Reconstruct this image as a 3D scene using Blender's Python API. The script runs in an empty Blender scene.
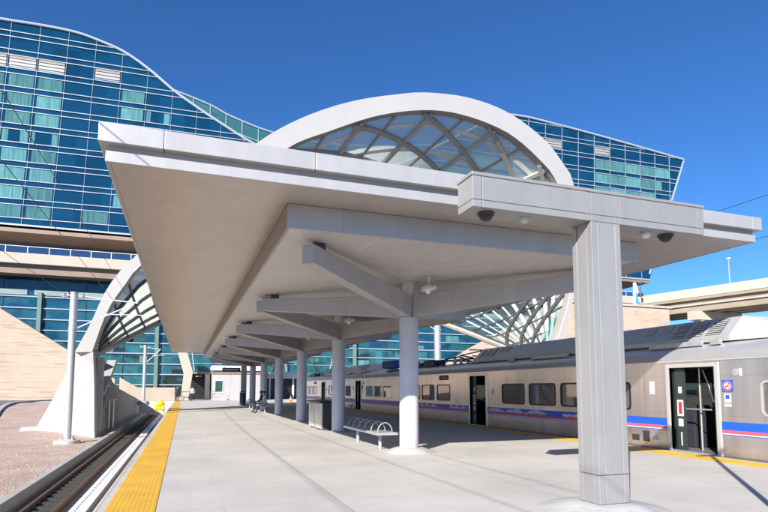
import bpy, bmesh, math, random
from mathutils import Vector, Matrix
random.seed(7)
PI = math.pi
sc = bpy.context.scene
COL = sc.collection
ORG = {}

# ------------------------------------------------------------------ materials
def new_mat(name):
    m = bpy.data.materials.new(name); m.use_nodes = True
    nt = m.node_tree
    return m, nt, nt.nodes['Principled BSDF'], nt.nodes, nt.links

def mat(name, col, rough=.5, metal=0., var=.12, scale=2., bump=0., bscale=30., spec=.5, stretch=(1, 1, 1), coat=0.):
    m, nt, b, N, L = new_mat(name)
    b.inputs['Roughness'].default_value = rough
    b.inputs['Metallic'].default_value = metal
    b.inputs['Specular IOR Level'].default_value = spec
    b.inputs['Coat Weight'].default_value = coat
    tc = N.new('ShaderNodeTexCoord'); mp = N.new('ShaderNodeMapping')
    mp.inputs['Scale'].default_value = stretch
    L.new(tc.outputs['Object'], mp.inputs['Vector'])
    n = N.new('ShaderNodeTexNoise'); n.inputs['Scale'].default_value = scale; n.inputs['Detail'].default_value = 7
    n.inputs['Roughness'].default_value = .62
    L.new(mp.outputs['Vector'], n.inputs['Vector'])
    mx = N.new('ShaderNodeMix'); mx.data_type = 'RGBA'
    mx.inputs['A'].default_value = (*[c*(1-var) for c in col], 1)
    mx.inputs['B'].default_value = (*[min(1, c*(1+var)) for c in col], 1)
    mr = N.new('ShaderNodeMapRange'); mr.inputs['From Min'].default_value = .3; mr.inputs['From Max'].default_value = .7
    L.new(n.outputs['Fac'], mr.inputs['Value']); L.new(mr.outputs['Result'], mx.inputs['Factor'])
    L.new(mx.outputs['Result'], b.inputs['Base Color'])
    r2 = N.new('ShaderNodeMapRange'); r2.inputs['To Min'].default_value = max(0.02, rough*.85); r2.inputs['To Max'].default_value = min(1, rough*1.15)
    L.new(n.outputs['Fac'], r2.inputs['Value']); L.new(r2.outputs['Result'], b.inputs['Roughness'])
    if bump:
        n2 = N.new('ShaderNodeTexNoise'); n2.inputs['Scale'].default_value = bscale; n2.inputs['Detail'].default_value = 5
        L.new(mp.outputs['Vector'], n2.inputs['Vector'])
        bp = N.new('ShaderNodeBump'); bp.inputs['Strength'].default_value = bump; bp.inputs['Distance'].default_value = .02
        L.new(n2.outputs['Fac'], bp.inputs['Height']); L.new(bp.outputs['Normal'], b.inputs['Normal'])
    m['mixname'] = mx.name
    return m

def add_seams(m, sx, sy, ox=0., oy=0., axes='XY', w=.006, dark=.45, strength=1.):
    """dark panel joints on a grid of object-space axes"""
    nt = m.node_tree; N = nt.nodes; L = nt.links; b = N['Principled BSDF']
    tc = N.new('ShaderNodeTexCoord'); sp = N.new('ShaderNodeSeparateXYZ'); L.new(tc.outputs['Object'], sp.inputs[0])
    outs = []
    for ax, s, o in ((axes[0], sx, ox), (axes[1] if len(axes) > 1 else None, sy, oy)):
        if not ax or not s: continue
        a = N.new('ShaderNodeMath'); a.operation = 'ADD'; a.inputs[1].default_value = -o + 1000*s
        L.new(sp.outputs[ax], a.inputs[0])
        f = N.new('ShaderNodeMath'); f.operation = 'MODULO'; f.inputs[1].default_value = s
        L.new(a.outputs[0], f.inputs[0])
        c = N.new('ShaderNodeMath'); c.operation = 'LESS_THAN'; c.inputs[1].default_value = w
        L.new(f.outputs[0], c.inputs[0]); outs.append(c)
    o = outs[0].outputs[0]
    if len(outs) > 1:
        mxm = N.new('ShaderNodeMath'); mxm.operation = 'MAXIMUM'
        L.new(outs[0].outputs[0], mxm.inputs[0]); L.new(outs[1].outputs[0], mxm.inputs[1]); o = mxm.outputs[0]
    src = b.inputs['Base Color'].links[0].from_socket
    mx = N.new('ShaderNodeMix'); mx.data_type = 'RGBA'; mx.blend_type = 'MULTIPLY'
    mx.inputs['B'].default_value = (dark, dark, dark, 1)
    ms = N.new('ShaderNodeMath'); ms.operation = 'MULTIPLY'; ms.inputs[1].default_value = strength
    L.new(o, ms.inputs[0]); L.new(ms.outputs[0], mx.inputs['Factor']); L.new(src, mx.inputs['A']); L.new(mx.outputs['Result'], b.inputs['Base Color'])
    return m

def glass_mat(name, tint, transp=.5, body=(.5, .6, .58), diff=.3, rough=.03, ior=1.5, transl=False):
    m, nt, b, N, L = new_mat(name)
    N.remove(b)
    out = N['Material Output']
    tr = N.new('ShaderNodeBsdfTransparent'); tr.inputs['Color'].default_value = (*tint, 1)
    df = N.new('ShaderNodeBsdfDiffuse'); df.inputs['Color'].default_value = (*body, 1)
    gl = N.new('ShaderNodeBsdfGlossy'); gl.inputs['Roughness'].default_value = rough
    m1 = N.new('ShaderNodeMixShader'); m1.inputs[0].default_value = diff
    L.new(tr.outputs[0], m1.inputs[1])
    if transl:
        ts = N.new('ShaderNodeBsdfTranslucent'); ts.inputs['Color'].default_value = (*body, 1)
        mt = N.new('ShaderNodeMixShader'); mt.inputs[0].default_value = .72
        L.new(df.outputs[0], mt.inputs[1]); L.new(ts.outputs[0], mt.inputs[2]); L.new(mt.outputs[0], m1.inputs[2])
    else: L.new(df.outputs[0], m1.inputs[2])
    lw = N.new('ShaderNodeLayerWeight'); pw = N.new('ShaderNodeMath'); pw.operation = 'POWER'; pw.inputs[1].default_value = 4.5
    L.new(lw.outputs['Facing'], pw.inputs[0])
    fr = N.new('ShaderNodeMath'); fr.operation = 'MULTIPLY_ADD'; fr.inputs[1].default_value = .7; fr.inputs[2].default_value = .04
    L.new(pw.outputs[0], fr.inputs[0])
    m2 = N.new('ShaderNodeMixShader'); L.new(fr.outputs[0], m2.inputs[0])
    L.new(m1.outputs[0], m2.inputs[1]); L.new(gl.outputs[0], m2.inputs[2])
    L.new(m2.outputs[0], out.inputs['Surface'])
    return m

M = {}
M['alu'] = mat('painted_aluminium', (.445, .44, .442), .42, .25, .03, 1.2)
M['alu_soffit'] = mat('soffit_metal', (.50, .44, .40), .36, .35, .04, .8)
M['alu_inner'] = mat('inner_soffit_metal', (.55, .52, .50), .45, .2, .04, .8)
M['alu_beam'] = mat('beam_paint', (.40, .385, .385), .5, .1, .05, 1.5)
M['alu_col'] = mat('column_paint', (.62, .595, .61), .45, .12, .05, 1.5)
M['recess'] = mat('recess_metal', (.40, .39, .38), .5, .2, .04, 1)
M['gap'] = mat('shadow_gap_metal', (.16, .15, .15), .6, .2)
M['post_clad'] = mat('clad_panel', (.34, .335, .33), .4, .3, .04, 2.5)
M['arch'] = mat('arch_white_paint', (.54, .53, .52), .5, .05, .04, .5)
M['rib'] = mat('rib_bronze_paint', (.36, .33, .29), .5, .1, .08, 1)
M['rib_lit'] = mat('rib_lit_panel', (.44, .42, .38), .5, 0, .06, 1)  # paler copy of the rib colour, sunlight painted onto one rib family
M['strip'] = mat('white_strip_panel', (.70, .69, .66), .5, 0, .04, 1)
M['mullion'] = mat('white_mullion', (.36, .42, .49), .4, .1, .04, 1)
M['concrete_white'] = mat('pale_concrete', (.445, .435, .42), .85, 0, .16, 1.6, .5, 14)
M['concrete'] = mat('grey_concrete', (.38, .37, .35), .85, 0, .14, .9, .35, 20)
M['kerb'] = add_seams(mat('kerb_concrete', (.40, .40, .39), .85, 0, .14, 1.6, .3, 18), 0, 1.5, axes='XY', w=.02, dark=.5)
M['platform'] = add_seams(add_seams(mat('platform_concrete', (.51, .485, .445), .8, 0, .13, .45, .15, 40),
                          3.05, 3.3, -1.0, 1.0, 'XY', .012, .62), 1.525, 0, -1.0, 0, 'X', .008, .82)
def add_spots(m, scale, thr, dark, rough_=.0):
    nt = m.node_tree; N = nt.nodes; L = nt.links; b = N['Principled BSDF']
    tc = N.new('ShaderNodeTexCoord'); v = N.new('ShaderNodeTexVoronoi'); v.inputs['Scale'].default_value = scale
    n = N.new('ShaderNodeTexNoise'); n.inputs['Scale'].default_value = .35; n.inputs['Detail'].default_value = 3
    L.new(tc.outputs['Object'], v.inputs['Vector']); L.new(tc.outputs['Object'], n.inputs['Vector'])
    c = N.new('ShaderNodeMath'); c.operation = 'LESS_THAN'; c.inputs[1].default_value = thr; L.new(v.outputs['Distance'], c.inputs[0])
    g = N.new('ShaderNodeMath'); g.operation = 'GREATER_THAN'; g.inputs[1].default_value = .55; L.new(v.outputs['Color'], g.inputs[0])
    a = N.new('ShaderNodeMath'); a.operation = 'MULTIPLY'; L.new(c.outputs[0], a.inputs[0]); L.new(g.outputs[0], a.inputs[1])
    src = b.inputs['Base Color'].links[0].from_socket
    mx = N.new('ShaderNodeMix'); mx.data_type = 'RGBA'; mx.blend_type = 'MULTIPLY'; mx.inputs['B'].default_value = (dark, dark, dark, 1)
    L.new(a.outputs[0], mx.inputs['Factor']); L.new(src, mx.inputs['A'])
    # broad irregular stains
    n2 = N.new('ShaderNodeTexNoise'); n2.inputs['Scale'].default_value = 1.1; n2.inputs['Detail'].default_value = 8; n2.inputs['Roughness'].default_value = .7
    L.new(tc.outputs['Object'], n2.inputs['Vector'])
    r = N.new('ShaderNodeMapRange'); r.inputs['From Min'].default_value = .56; r.inputs['From Max'].default_value = .72; r.inputs['To Max'].default_value = .55
    L.new(n2.outputs['Fac'], r.inputs['Value'])
    m2 = N.new('ShaderNodeMix'); m2.data_type = 'RGBA'; m2.blend_type = 'MULTIPLY'; m2.inputs['B'].default_value = (.74, .72, .69, 1)
    L.new(r.outputs['Result'], m2.inputs['Factor']); L.new(mx.outputs['Result'], m2.inputs['A'])
    L.new(m2.outputs['Result'], b.inputs['Base Color'])
    return m
add_spots(M['platform'], 1.9, .035, .72)
M['yellow'] = mat('tactile_yellow', (.71, .415, .042), .65, 0, .12, 1.3, .3, 60)
M['yellow_cone'] = mat('safety_yellow', (.75, .55, .02), .5)
M['orange'] = mat('safety_orange', (.8, .16, .02), .5)
M['stone'] = mat('beige_sandstone', (.46, .375, .29), .85, 0, .10, .35, .4, 6)
M['steel'] = mat('galvanised_steel', (.50, .51, .52), .45, .5, .10, 6)
M['steel_white'] = mat('white_painted_steel', (.72, .72, .71), .45, .0, .05, 4)
M['bench'] = mat('bench_grey_paint', (.40, .40, .40), .45, .2, .05, 4)
M['stainless'] = mat('brushed_stainless', (.74, .71, .68), .24, .6, .04, 2)
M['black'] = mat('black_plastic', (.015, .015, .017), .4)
M['dark'] = mat('dark_grey_metal', (.05, .05, .055), .5, .2)
M['darkblue'] = mat('dark_blue_metal', (.03, .045, .08), .45, .1)
M['rust'] = mat('rusty_rail_steel', (.13, .08, .055), .7, .3, .3, 9, .3, 40)
M['railtop'] = mat('worn_rail_steel', (.28, .24, .21), .4, .6, .2, 9)
M['sleeper'] = mat('sleeper_block', (.045, .042, .04), .8, 0, .3, 8)
M['trough'] = mat('blue_grey_trough', (.36, .35, .36), .8, 0, .2, 5)
M['asphalt'] = mat('asphalt', (.16, .155, .15), .9, 0, .15, 3, .3, 60)
M['ledge'] = mat('beige_ledge_concrete', (.48, .41, .34), .8, 0, .07, .5)
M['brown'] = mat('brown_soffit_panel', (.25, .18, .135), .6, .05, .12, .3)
M['louver'] = mat('vent_louver', (.36, .35, .34), .5, .1, .05, 2)
M['red'] = mat('red_paint', (.65, .03, .03), .5)
M['blue'] = mat('stripe_blue', (.012, .10, .55), .35, 0, .05, 2)
M['pink'] = mat('stripe_red', (.62, .10, .13), .35, 0, .05, 2)
M['lilac'] = mat('stripe_pale_mountain', (.52, .52, .70), .35, 0, .15, 3)
M['white'] = mat('white_vinyl', (.78, .78, .77), .4, 0, .02)
M['seat'] = mat('seat_fabric_blue', (.02, .022, .035), .9)
M['skin'] = mat('skin', (.45, .27, .19), .6)
M['roofgrey'] = mat('train_roof_grey', (.62, .62, .63), .34, .6, .08, 1.5, 0, 1, .5, (1, .3, 1))
M['shroud'] = mat('roof_shroud_grey', (.50, .50, .50), .45, .35, .07, 2)
M['tarp'] = mat('blue_tarp', (.03, .09, .42), .6)
M['bridge'] = mat('bridge_concrete', (.46, .40, .34), .85, 0, .10, .3)
M['girder'] = mat('bridge_girder', (.30, .25, .19), .8, 0, .12, .3)
M['sign_white'] = mat('sign_letter_white', (.75, .75, .75), .5, 0, 0)
M['led'] = mat('amber_sign_text', (.5, .16, .05), .5, 0, 0)
M['door_dark'] = mat('door_leaf_dark', (.03, .04, .04), .3)
M['interior'] = mat('car_interior_grey', (.16, .155, .15), .6)
M['tealclad'] = mat('teal_glass_cladding', (.02, .10, .115), .12, 0, .5, .9)
M['kiosk_glass'] = mat('kiosk_window', (.03, .08, .07), .08)
M['white_panel'] = add_seams(mat('white_wall_panel', (.42, .41, .40), .6, 0, .05, .7), 1.2, 0, 0, 0, 'X', .04, .7)

# stainless car side: slight brown warmth, reflections put into the colour as vertical streaks, seams
def car_side():
    m = mat('car_side_stainless', (.72, .65, .60), .23, .86, .17, 1.5, 0, 1, .5, (1, 1.6, .16))
    add_seams(m, 2.25, 0, .4, 0, 'Y', .012, .6)
    add_seams(m, .92, 0, .45, 0, 'Z', .008, .7)
    return m
M['car'] = car_side()

# gravel
def gravel():
    m, nt, b, N, L = new_mat('pink_gravel')
    tc = N.new('ShaderNodeTexCoord')
    v = N.new('ShaderNodeTexVoronoi'); v.inputs['Scale'].default_value = 22
    L.new(tc.outputs['Object'], v.inputs['Vector'])
    n = N.new('ShaderNodeTexNoise'); n.inputs['Scale'].default_value = .6; n.inputs['Detail'].default_value = 6
    L.new(tc.outputs['Object'], n.inputs['Vector'])
    cr = N.new('ShaderNodeValToRGB'); cr.color_ramp.elements[0].color = (.34, .245, .19, 1); cr.color_ramp.elements[1].color = (.64, .505, .42, 1)
    sx = N.new('ShaderNodeSeparateColor'); L.new(v.outputs['Color'], sx.inputs[0]); L.new(sx.outputs[0], cr.inputs['Fac'])
    mx = N.new('ShaderNodeMix'); mx.data_type = 'RGBA'; mx.blend_type = 'MULTIPLY'; mx.inputs['Factor'].default_value = .5
    c2 = N.new('ShaderNodeValToRGB'); c2.color_ramp.elements[0].position = .35; c2.color_ramp.elements[0].color = (.6, .56, .52, 1); c2.color_ramp.elements[1].position = .65; c2.color_ramp.elements[1].color = (1, 1, 1, 1)
    L.new(n.outputs['Fac'], c2.inputs['Fac'])
    L.new(cr.outputs['Color'], mx.inputs['A']); L.new(c2.outputs['Color'], mx.inputs['B'])
    L.new(mx.outputs['Result'], b.inputs['Base Color']); b.inputs['Roughness'].default_value = .95
    bp = N.new('ShaderNodeBump'); bp.inputs['Strength'].default_value = .5; bp.inputs['Distance'].default_value = .02
    L.new(v.outputs['Distance'], bp.inputs['Height']); bp.invert = True
    L.new(bp.outputs['Normal'], b.inputs['Normal'])
    return m
M['gravel'] = gravel()

# sandstone with long dark slots
def stone_slots():
    m = mat('slotted_sandstone', (.46, .375, .29), .85, 0, .10, .35, .3, 5)
    nt = m.node_tree; N = nt.nodes; L = nt.links; b = N['Principled BSDF']
    tc = N.new('ShaderNodeTexCoord'); mp = N.new('ShaderNodeMapping'); mp.inputs['Scale'].default_value = (.38, .38, 5.0)
    L.new(tc.outputs['Object'], mp.inputs['Vector'])
    v = N.new('ShaderNodeTexNoise'); v.inputs['Scale'].default_value = 1.0; v.inputs['Detail'].default_value = 0
    L.new(mp.outputs['Vector'], v.inputs['Vector'])
    r = N.new('ShaderNodeMapRange'); r.inputs['From Min'].default_value = .66; r.inputs['From Max'].default_value = .70
    L.new(v.outputs['Fac'], r.inputs['Value'])
    src = b.inputs['Base Color'].links[0].from_socket
    mx = N.new('ShaderNodeMix'); mx.data_type = 'RGBA'; mx.blend_type = 'MULTIPLY'; mx.inputs['B'].default_value = (.83, .77, .71, 1)
    L.new(r.outputs['Result'], mx.inputs['Factor']); L.new(src, mx.inputs['A']); L.new(mx.outputs['Result'], b.inputs['Base Color'])
    add_seams(m, 1.9, 0, .3, 0, 'Z', .05, .78)
    return m
M['slotstone'] = stone_slots()

def panel_var(m, sizes, amt):
    nt = m.node_tree; N = nt.nodes; L = nt.links; b = N['Principled BSDF']
    tc = N.new('ShaderNodeTexCoord'); d = N.new('ShaderNodeVectorMath'); d.operation = 'DIVIDE'; d.inputs[1].default_value = sizes
    L.new(tc.outputs['Object'], d.inputs[0])
    f = N.new('ShaderNodeVectorMath'); f.operation = 'FLOOR'; L.new(d.outputs[0], f.inputs[0])
    w = N.new('ShaderNodeTexWhiteNoise'); L.new(f.outputs[0], w.inputs['Vector'])
    r = N.new('ShaderNodeMapRange'); r.inputs['To Min'].default_value = 1-amt; r.inputs['To Max'].default_value = 1+amt; L.new(w.outputs['Value'], r.inputs['Value'])
    src = b.inputs['Base Color'].links[0].from_socket
    v = N.new('ShaderNodeVectorMath'); v.operation = 'SCALE'; L.new(src, v.inputs[0]); L.new(r.outputs['Result'], v.inputs['Scale'])
    # faint vertical drips and dust
    n = N.new('ShaderNodeTexNoise'); n.inputs['Scale'].default_value = 2.4; n.inputs['Detail'].default_value = 7; n.inputs['Roughness'].default_value = .7
    mp = N.new('ShaderNodeMapping'); mp.inputs['Scale'].default_value = (1, 1, .25); L.new(tc.outputs['Object'], mp.inputs['Vector']); L.new(mp.outputs['Vector'], n.inputs['Vector'])
    r2 = N.new('ShaderNodeMapRange'); r2.inputs['From Min'].default_value = .35; r2.inputs['From Max'].default_value = .75; r2.inputs['To Min'].default_value = 1.03; r2.inputs['To Max'].default_value = .88
    L.new(n.outputs['Fac'], r2.inputs['Value'])
    v2 = N.new('ShaderNodeVectorMath'); v2.operation = 'SCALE'; L.new(v.outputs[0], v2.inputs[0]); L.new(r2.outputs['Result'], v2.inputs['Scale'])
    L.new(v2.outputs[0], b.inputs['Base Color'])
panel_var(M['alu_soffit'], (2.6, .81, 50), .035); panel_var(M['alu'], (3.15, 3.2, 50), .03); panel_var(M['alu_inner'], (1.83, 3.3, 50), .04)
panel_var(M['post_clad'], (50, 50, 50), .0); panel_var(M['alu_col'], (50, 50, 50), 0); panel_var(M['alu_beam'], (50, 50, 50), 0)
# hotel glass: each pane slightly different
def hotel_glass(name, c0, c1, px, pz, ox=0, oz=0, shear=0., rough=.04, patch=None):
    m, nt, b, N, L = new_mat(name)
    tc = N.new('ShaderNodeTexCoord'); sp = N.new('ShaderNodeSeparateXYZ'); L.new(tc.outputs['Object'], sp.inputs[0])
    fl = []
    for ax, p, o in (('X', px, ox), ('Z', pz, oz)):
        a = N.new('ShaderNodeMath'); a.operation = 'SUBTRACT'; a.inputs[1].default_value = o; L.new(sp.outputs[ax], a.inputs[0])
        d = N.new('ShaderNodeMath'); d.operation = 'DIVIDE'; d.inputs[1].default_value = p; L.new(a.outputs[0], d.inputs[0])
        f = N.new('ShaderNodeMath'); f.operation = 'FLOOR'; L.new(d.outputs[0], f.inputs[0]); fl.append(f)
    cb = N.new('ShaderNodeCombineXYZ'); L.new(fl[0].outputs[0], cb.inputs[0]); L.new(fl[1].outputs[0], cb.inputs[1])
    wn = N.new('ShaderNodeTexWhiteNoise'); wn.noise_dimensions = '3D'; L.new(cb.outputs[0], wn.inputs['Vector'])
    mx = N.new('ShaderNodeMix'); mx.data_type = 'RGBA'; mx.inputs['A'].default_value = (*c0, 1); mx.inputs['B'].default_value = (*c1, 1)
    L.new(wn.outputs['Value'], mx.inputs['Factor'])
    col = mx.outputs['Result']
    if patch:  # blotches stand for reflected surroundings, put into the pane colour
        n = N.new('ShaderNodeTexNoise'); n.inputs['Scale'].default_value = .22; n.inputs['Detail'].default_value = 4
        mp = N.new('ShaderNodeMapping'); mp.inputs['Scale'].default_value = (1, 1, 1.6); L.new(tc.outputs['Object'], mp.inputs['Vector']); L.new(mp.outputs['Vector'], n.inputs['Vector'])
        r = N.new('ShaderNodeMapRange'); r.inputs['From Min'].default_value = .5; r.inputs['From Max'].default_value = .58; L.new(n.outputs['Fac'], r.inputs['Value'])
        m3 = N.new('ShaderNodeMix'); m3.data_type = 'RGBA'; m3.inputs['B'].default_value = (*patch, 1)
        L.new(r.outputs['Result'], m3.inputs['Factor']); L.new(col, m3.inputs['A']); col = m3.outputs['Result']
    L.new(col, b.inputs['Base Color'])
    b.inputs['Roughness'].default_value = rough; b.inputs['Specular IOR Level'].default_value = .5
    nb = N.new('ShaderNodeTexNoise'); nb.inputs['Scale'].default_value = .35; nb.inputs['Detail'].default_value = 2; L.new(tc.outputs['Object'], nb.inputs['Vector'])
    ad = N.new('ShaderNodeMath'); ad.operation = 'MULTIPLY_ADD'; ad.inputs[1].default_value = .5; L.new(wn.outputs['Value'], ad.inputs[0]); L.new(nb.outputs['Fac'], ad.inputs[2])
    bp = N.new('ShaderNodeBump'); bp.inputs['Strength'].default_value = .35; bp.inputs['Distance'].default_value = .25
    L.new(nb.outputs['Fac'], bp.inputs['Height']); L.new(bp.outputs['Normal'], b.inputs['Normal'])
    return m
M['hglass'] = hotel_glass('hotel_blue_glass', (.002, .032, .078), (.004, .052, .118), 4.6, 3.19)
M['hback'] = hotel_glass('hotel_teal_glass', (.03, .11, .13), (.05, .15, .17), 4.6, 3.19)
M['podglass'] = hotel_glass('lobby_glass', (.003, .035, .08), (.010, .075, .13), 2.8, 1.75, rough=.03, patch=(.02, .10, .13))
M['lobglass'] = hotel_glass('lobby_low_glass', (.010, .07, .10), (.04, .16, .18), 1.4, 1.75, rough=.05, patch=(.012, .025, .022))

def curtain():
    m, nt, b, N, L = new_mat('curtained_window')
    tc = N.new('ShaderNodeTexCoord'); mp = N.new('ShaderNodeMapping'); mp.inputs['Scale'].default_value = (2.2, 2.2, .12)
    L.new(tc.outputs['Object'], mp.inputs['Vector'])
    n = N.new('ShaderNodeTexNoise'); n.inputs['Scale'].default_value = 1.6; n.inputs['Detail'].default_value = 3; L.new(mp.outputs['Vector'], n.inputs['Vector'])
    cr = N.new('ShaderNodeValToRGB'); cr.color_ramp.elements[0].position = .3; cr.color_ramp.elements[1].position = .7
    cr.color_ramp.elements[0].color = (.045, .155, .175, 1); cr.color_ramp.elements[1].color = (.12, .29, .29, 1)
    L.new(n.outputs['Fac'], cr.inputs['Fac'])
    oi = N.new('ShaderNodeObjectInfo'); mr = N.new('ShaderNodeMapRange'); mr.inputs['To Min'].default_value = .68; mr.inputs['To Max'].default_value = 1.15
    L.new(oi.outputs['Random'], mr.inputs['Value'])
    vm = N.new('ShaderNodeVectorMath'); vm.operation = 'SCALE'; L.new(cr.outputs['Color'], vm.inputs[0]); L.new(mr.outputs['Result'], vm.inputs['Scale'])
    L.new(vm.outputs[0], b.inputs['Base Color'])
    b.inputs['Roughness'].default_value = .08
    return m
M['curtain'] = curtain()
M['shell'] = glass_mat('shell_fritted_glass', (.74, .92, .84), body=(.93, .95, .80), diff=.80, transl=True)
M['shell_clear'] = glass_mat('shell_clear_glass', (.62, .82, .82), body=(.3, .42, .42), diff=.14)
M['rib_dark'] = mat('rib_shade_dark', (.075, .075, .08), .5, .1, .08, 1)  # shade on the foot ribs put into the colour; also dark entrance mullions
M['railglass'] = glass_mat('blue_rail_glass', (.15, .35, .6), body=(.05, .14, .3), diff=.35)
M['carglass_clear'] = glass_mat('tinted_clear_glass', (.35, .38, .36), body=(.02, .03, .03), diff=.25)
def car_glass():
    m, nt, b, N, L = new_mat('train_window_glass')
    b.inputs['Base Color'].default_value = (.10, .095, .09, 1); b.inputs['Metallic'].default_value = .7
    b.inputs['Roughness'].default_value = .03; b.inputs['Specular IOR Level'].default_value = .8
    n = N.new('ShaderNodeTexNoise'); n.inputs['Scale'].default_value = 1.2
    tc = N.new('ShaderNodeTexCoord'); L.new(tc.outputs['Object'], n.inputs['Vector'])
    cr = N.new('ShaderNodeValToRGB'); cr.color_ramp.elements[0].color = (.24, .22, .21, 1); cr.color_ramp.elements[1].color = (.42, .38, .35, 1)
    L.new(n.outputs['Fac'], cr.inputs['Fac']); L.new(cr.outputs['Color'], b.inputs['Base Color'])
    return m
M['carglass'] = car_glass()

# ------------------------------------------------------------------ mesh builder
class MB:
    def __init__(s): s.v = []; s.f = []; s.m = []; s.cur = 0
    def add(s, vs, fs):
        o = len(s.v); s.v += [tuple(v) for v in vs]
        for f in fs: s.f.append([o+i for i in f]); s.m.append(s.cur)
        return s
    def box(s, x0, x1, y0, y1, z0, z1):
        vs = [(x, y, z) for z in (z0, z1) for y in (y0, y1) for x in (x0, x1)]
        return s.add(vs, [(0, 2, 3, 1), (4, 5, 7, 6), (0, 1, 5, 4), (2, 6, 7, 3), (0, 4, 6, 2), (1, 3, 7, 5)])
    def hexa(s, b, t):     # 4 bottom pts ccw, 4 top pts
        return s.add(list(b)+list(t), [(3, 2, 1, 0), (4, 5, 6, 7), (0, 1, 5, 4), (1, 2, 6, 5), (2, 3, 7, 6), (3, 0, 4, 7)])
    def prism(s, poly, axis, a0, a1):   # poly 2d, extruded along axis
        n = len(poly)
        def P(p, a): return (a, p[0], p[1]) if axis == 'X' else ((p[0], a, p[1]) if axis == 'Y' else (p[0], p[1], a))
        vs = [P(p, a0) for p in poly]+[P(p, a1) for p in poly]
        fs = [list(range(n))[::-1], list(range(n, 2*n))]+[(i, (i+1) % n, n+(i+1) % n, n+i) for i in range(n)]
        return s.add(vs, fs)
    def beam(s, a, b, w, h, up=(0, 0, 1), w2=None, h2=None):
        a = Vector(a); b = Vector(b); d = (b-a).normalized(); u = Vector(up)
        r = d.cross(u)
        if r.length < 1e-4: r = d.cross(Vector((1, 0, 0)))
        r.normalize(); u = r.cross(d)
        w2 = w2 or w; h2 = h2 or h
        A = [a-r*w/2-u*h/2, a+r*w/2-u*h/2, a+r*w/2+u*h/2, a-r*w/2+u*h/2]
        B = [b-r*w2/2-u*h2/2, b+r*w2/2-u*h2/2, b+r*w2/2+u*h2/2, b-r*w2/2+u*h2/2]
        return s.add(A+B, [(0, 1, 2, 3), (7, 6, 5, 4), (4, 5, 1, 0), (5, 6, 2, 1), (6, 7, 3, 2), (7, 4, 0, 3)])
    def tube(s, pts, r, n=10, caps=True):
        pts = [Vector(p) for p in pts]; k = len(pts); rs = r if isinstance(r, (list, tuple)) else [r]*k
        o = len(s.v); prev = None
        for i, p in enumerate(pts):
            d = (pts[min(i+1, k-1)]-pts[max(i-1, 0)]).normalized()
            if prev is None:
                q = Vector((0, 0, 1)) if abs(d.z) < .9 else Vector((1, 0, 0))
                u = d.cross(q).normalized()
            else:
                u = (prev-d*prev.dot(d)).normalized()
            prev = u; w = d.cross(u)
            for j in range(n):
                a = 2*PI*j/n; s.v.append(tuple(p+(u*math.cos(a)+w*math.sin(a))*rs[i]))
        for i in range(k-1):
            for j in range(n):
                s.f.append([o+i*n+j, o+i*n+(j+1) % n, o+(i+1)*n+(j+1) % n, o+(i+1)*n+j]); s.m.append(s.cur)
        if caps:
            s.f.append([o+j for j in range(n)][::-1]); s.m.append(s.cur)
            s.f.append([o+(k-1)*n+j for j in range(n)]); s.m.append(s.cur)
        return s
    def lathe(s, prof, c=(0, 0, 0), n=20):
        return s.tube([(c[0], c[1], c[2]+z) for r, z in prof], [max(r, 1e-4) for r, z in prof], n)
    def sphere(s, c, r, n=12, zmin=-1.0, sq=(1, 1, 1)):
        st = []
        K = 8
        for i in range(K+1):
            z = zmin+(1-zmin)*i/K; z = max(-.999, min(.999, z)); st.append((math.sqrt(1-z*z), z))
        o = len(s.v)
        for rr, z in st:
            for j in range(n):
                a = 2*PI*j/n; s.v.append((c[0]+r*sq[0]*rr*math.cos(a), c[1]+r*sq[1]*rr*math.sin(a), c[2]+r*sq[2]*z))
        for i in range(K):
            for j in range(n):
                s.f.append([o+i*n+j, o+i*n+(j+1) % n, o+(i+1)*n+(j+1) % n, o+(i+1)*n+j]); s.m.append(s.cur)
        s.f.append([o+j for j in range(n)][::-1]); s.m.append(s.cur); s.f.append([o+K*n+j for j in range(n)]); s.m.append(s.cur)
        return s
    def build(s, name, m, parent=None, smooth=False, bevel=0., label=None):
        org = ORG.get(parent.name, Vector()) if parent else Vector()
        me = bpy.data.meshes.new(name)
        me.from_pydata([tuple(Vector(v)-org) for v in s.v], [], s.f)
        ms = m if isinstance(m, (list, tuple)) else [m]
        for x in ms: me.materials.append(x)
        for p, i in zip(me.polygons, s.m): p.material_index = min(i, len(ms)-1)
        bm = bmesh.new(); bm.from_mesh(me); bmesh.ops.recalc_face_normals(bm, faces=bm.faces); bm.to_mesh(me); bm.free()
        if smooth:
            for p in me.polygons: p.use_smooth = True
        o = bpy.data.objects.new(name, me); COL.objects.link(o)
        if parent: o.parent = parent
        ORG[o.name] = org
        if smooth and smooth != 'all':
            md = o.modifiers.new('edges', 'EDGE_SPLIT'); md.split_angle = math.radians(40)
        if bevel:
            md = o.modifiers.new('bevel', 'BEVEL'); md.width = bevel; md.segments = 2; md.limit_method = 'ANGLE'
        if label: o['label'] = label
        return o

def tag(o, label=None, cat=None, group=None, kind=None):
    if label: o['label'] = label
    if cat: o['category'] = cat
    if group: o['group'] = group
    if kind: o['kind'] = kind
    return o

def thing(name, label, cat, loc, group=None):
    o = bpy.data.objects.new(name, None); COL.objects.link(o); o.location = loc; o.empty_display_size = .2
    ORG[o.name] = Vector(loc)
    return tag(o, label, cat, group)

def copy_tree(o, parent=None):
    c = o.copy(); COL.objects.link(c)
    if parent: c.parent = parent
    for ch in [x for x in bpy.data.objects if x.parent == o]:
        copy_tree(ch, c)
    return c

def dup(o, loc, label, rot=None):
    kids = {}
    c = copy_tree(o); c.location = loc
    if rot is not None: c.rotation_euler.z = rot
    c['label'] = label
    return c

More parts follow.
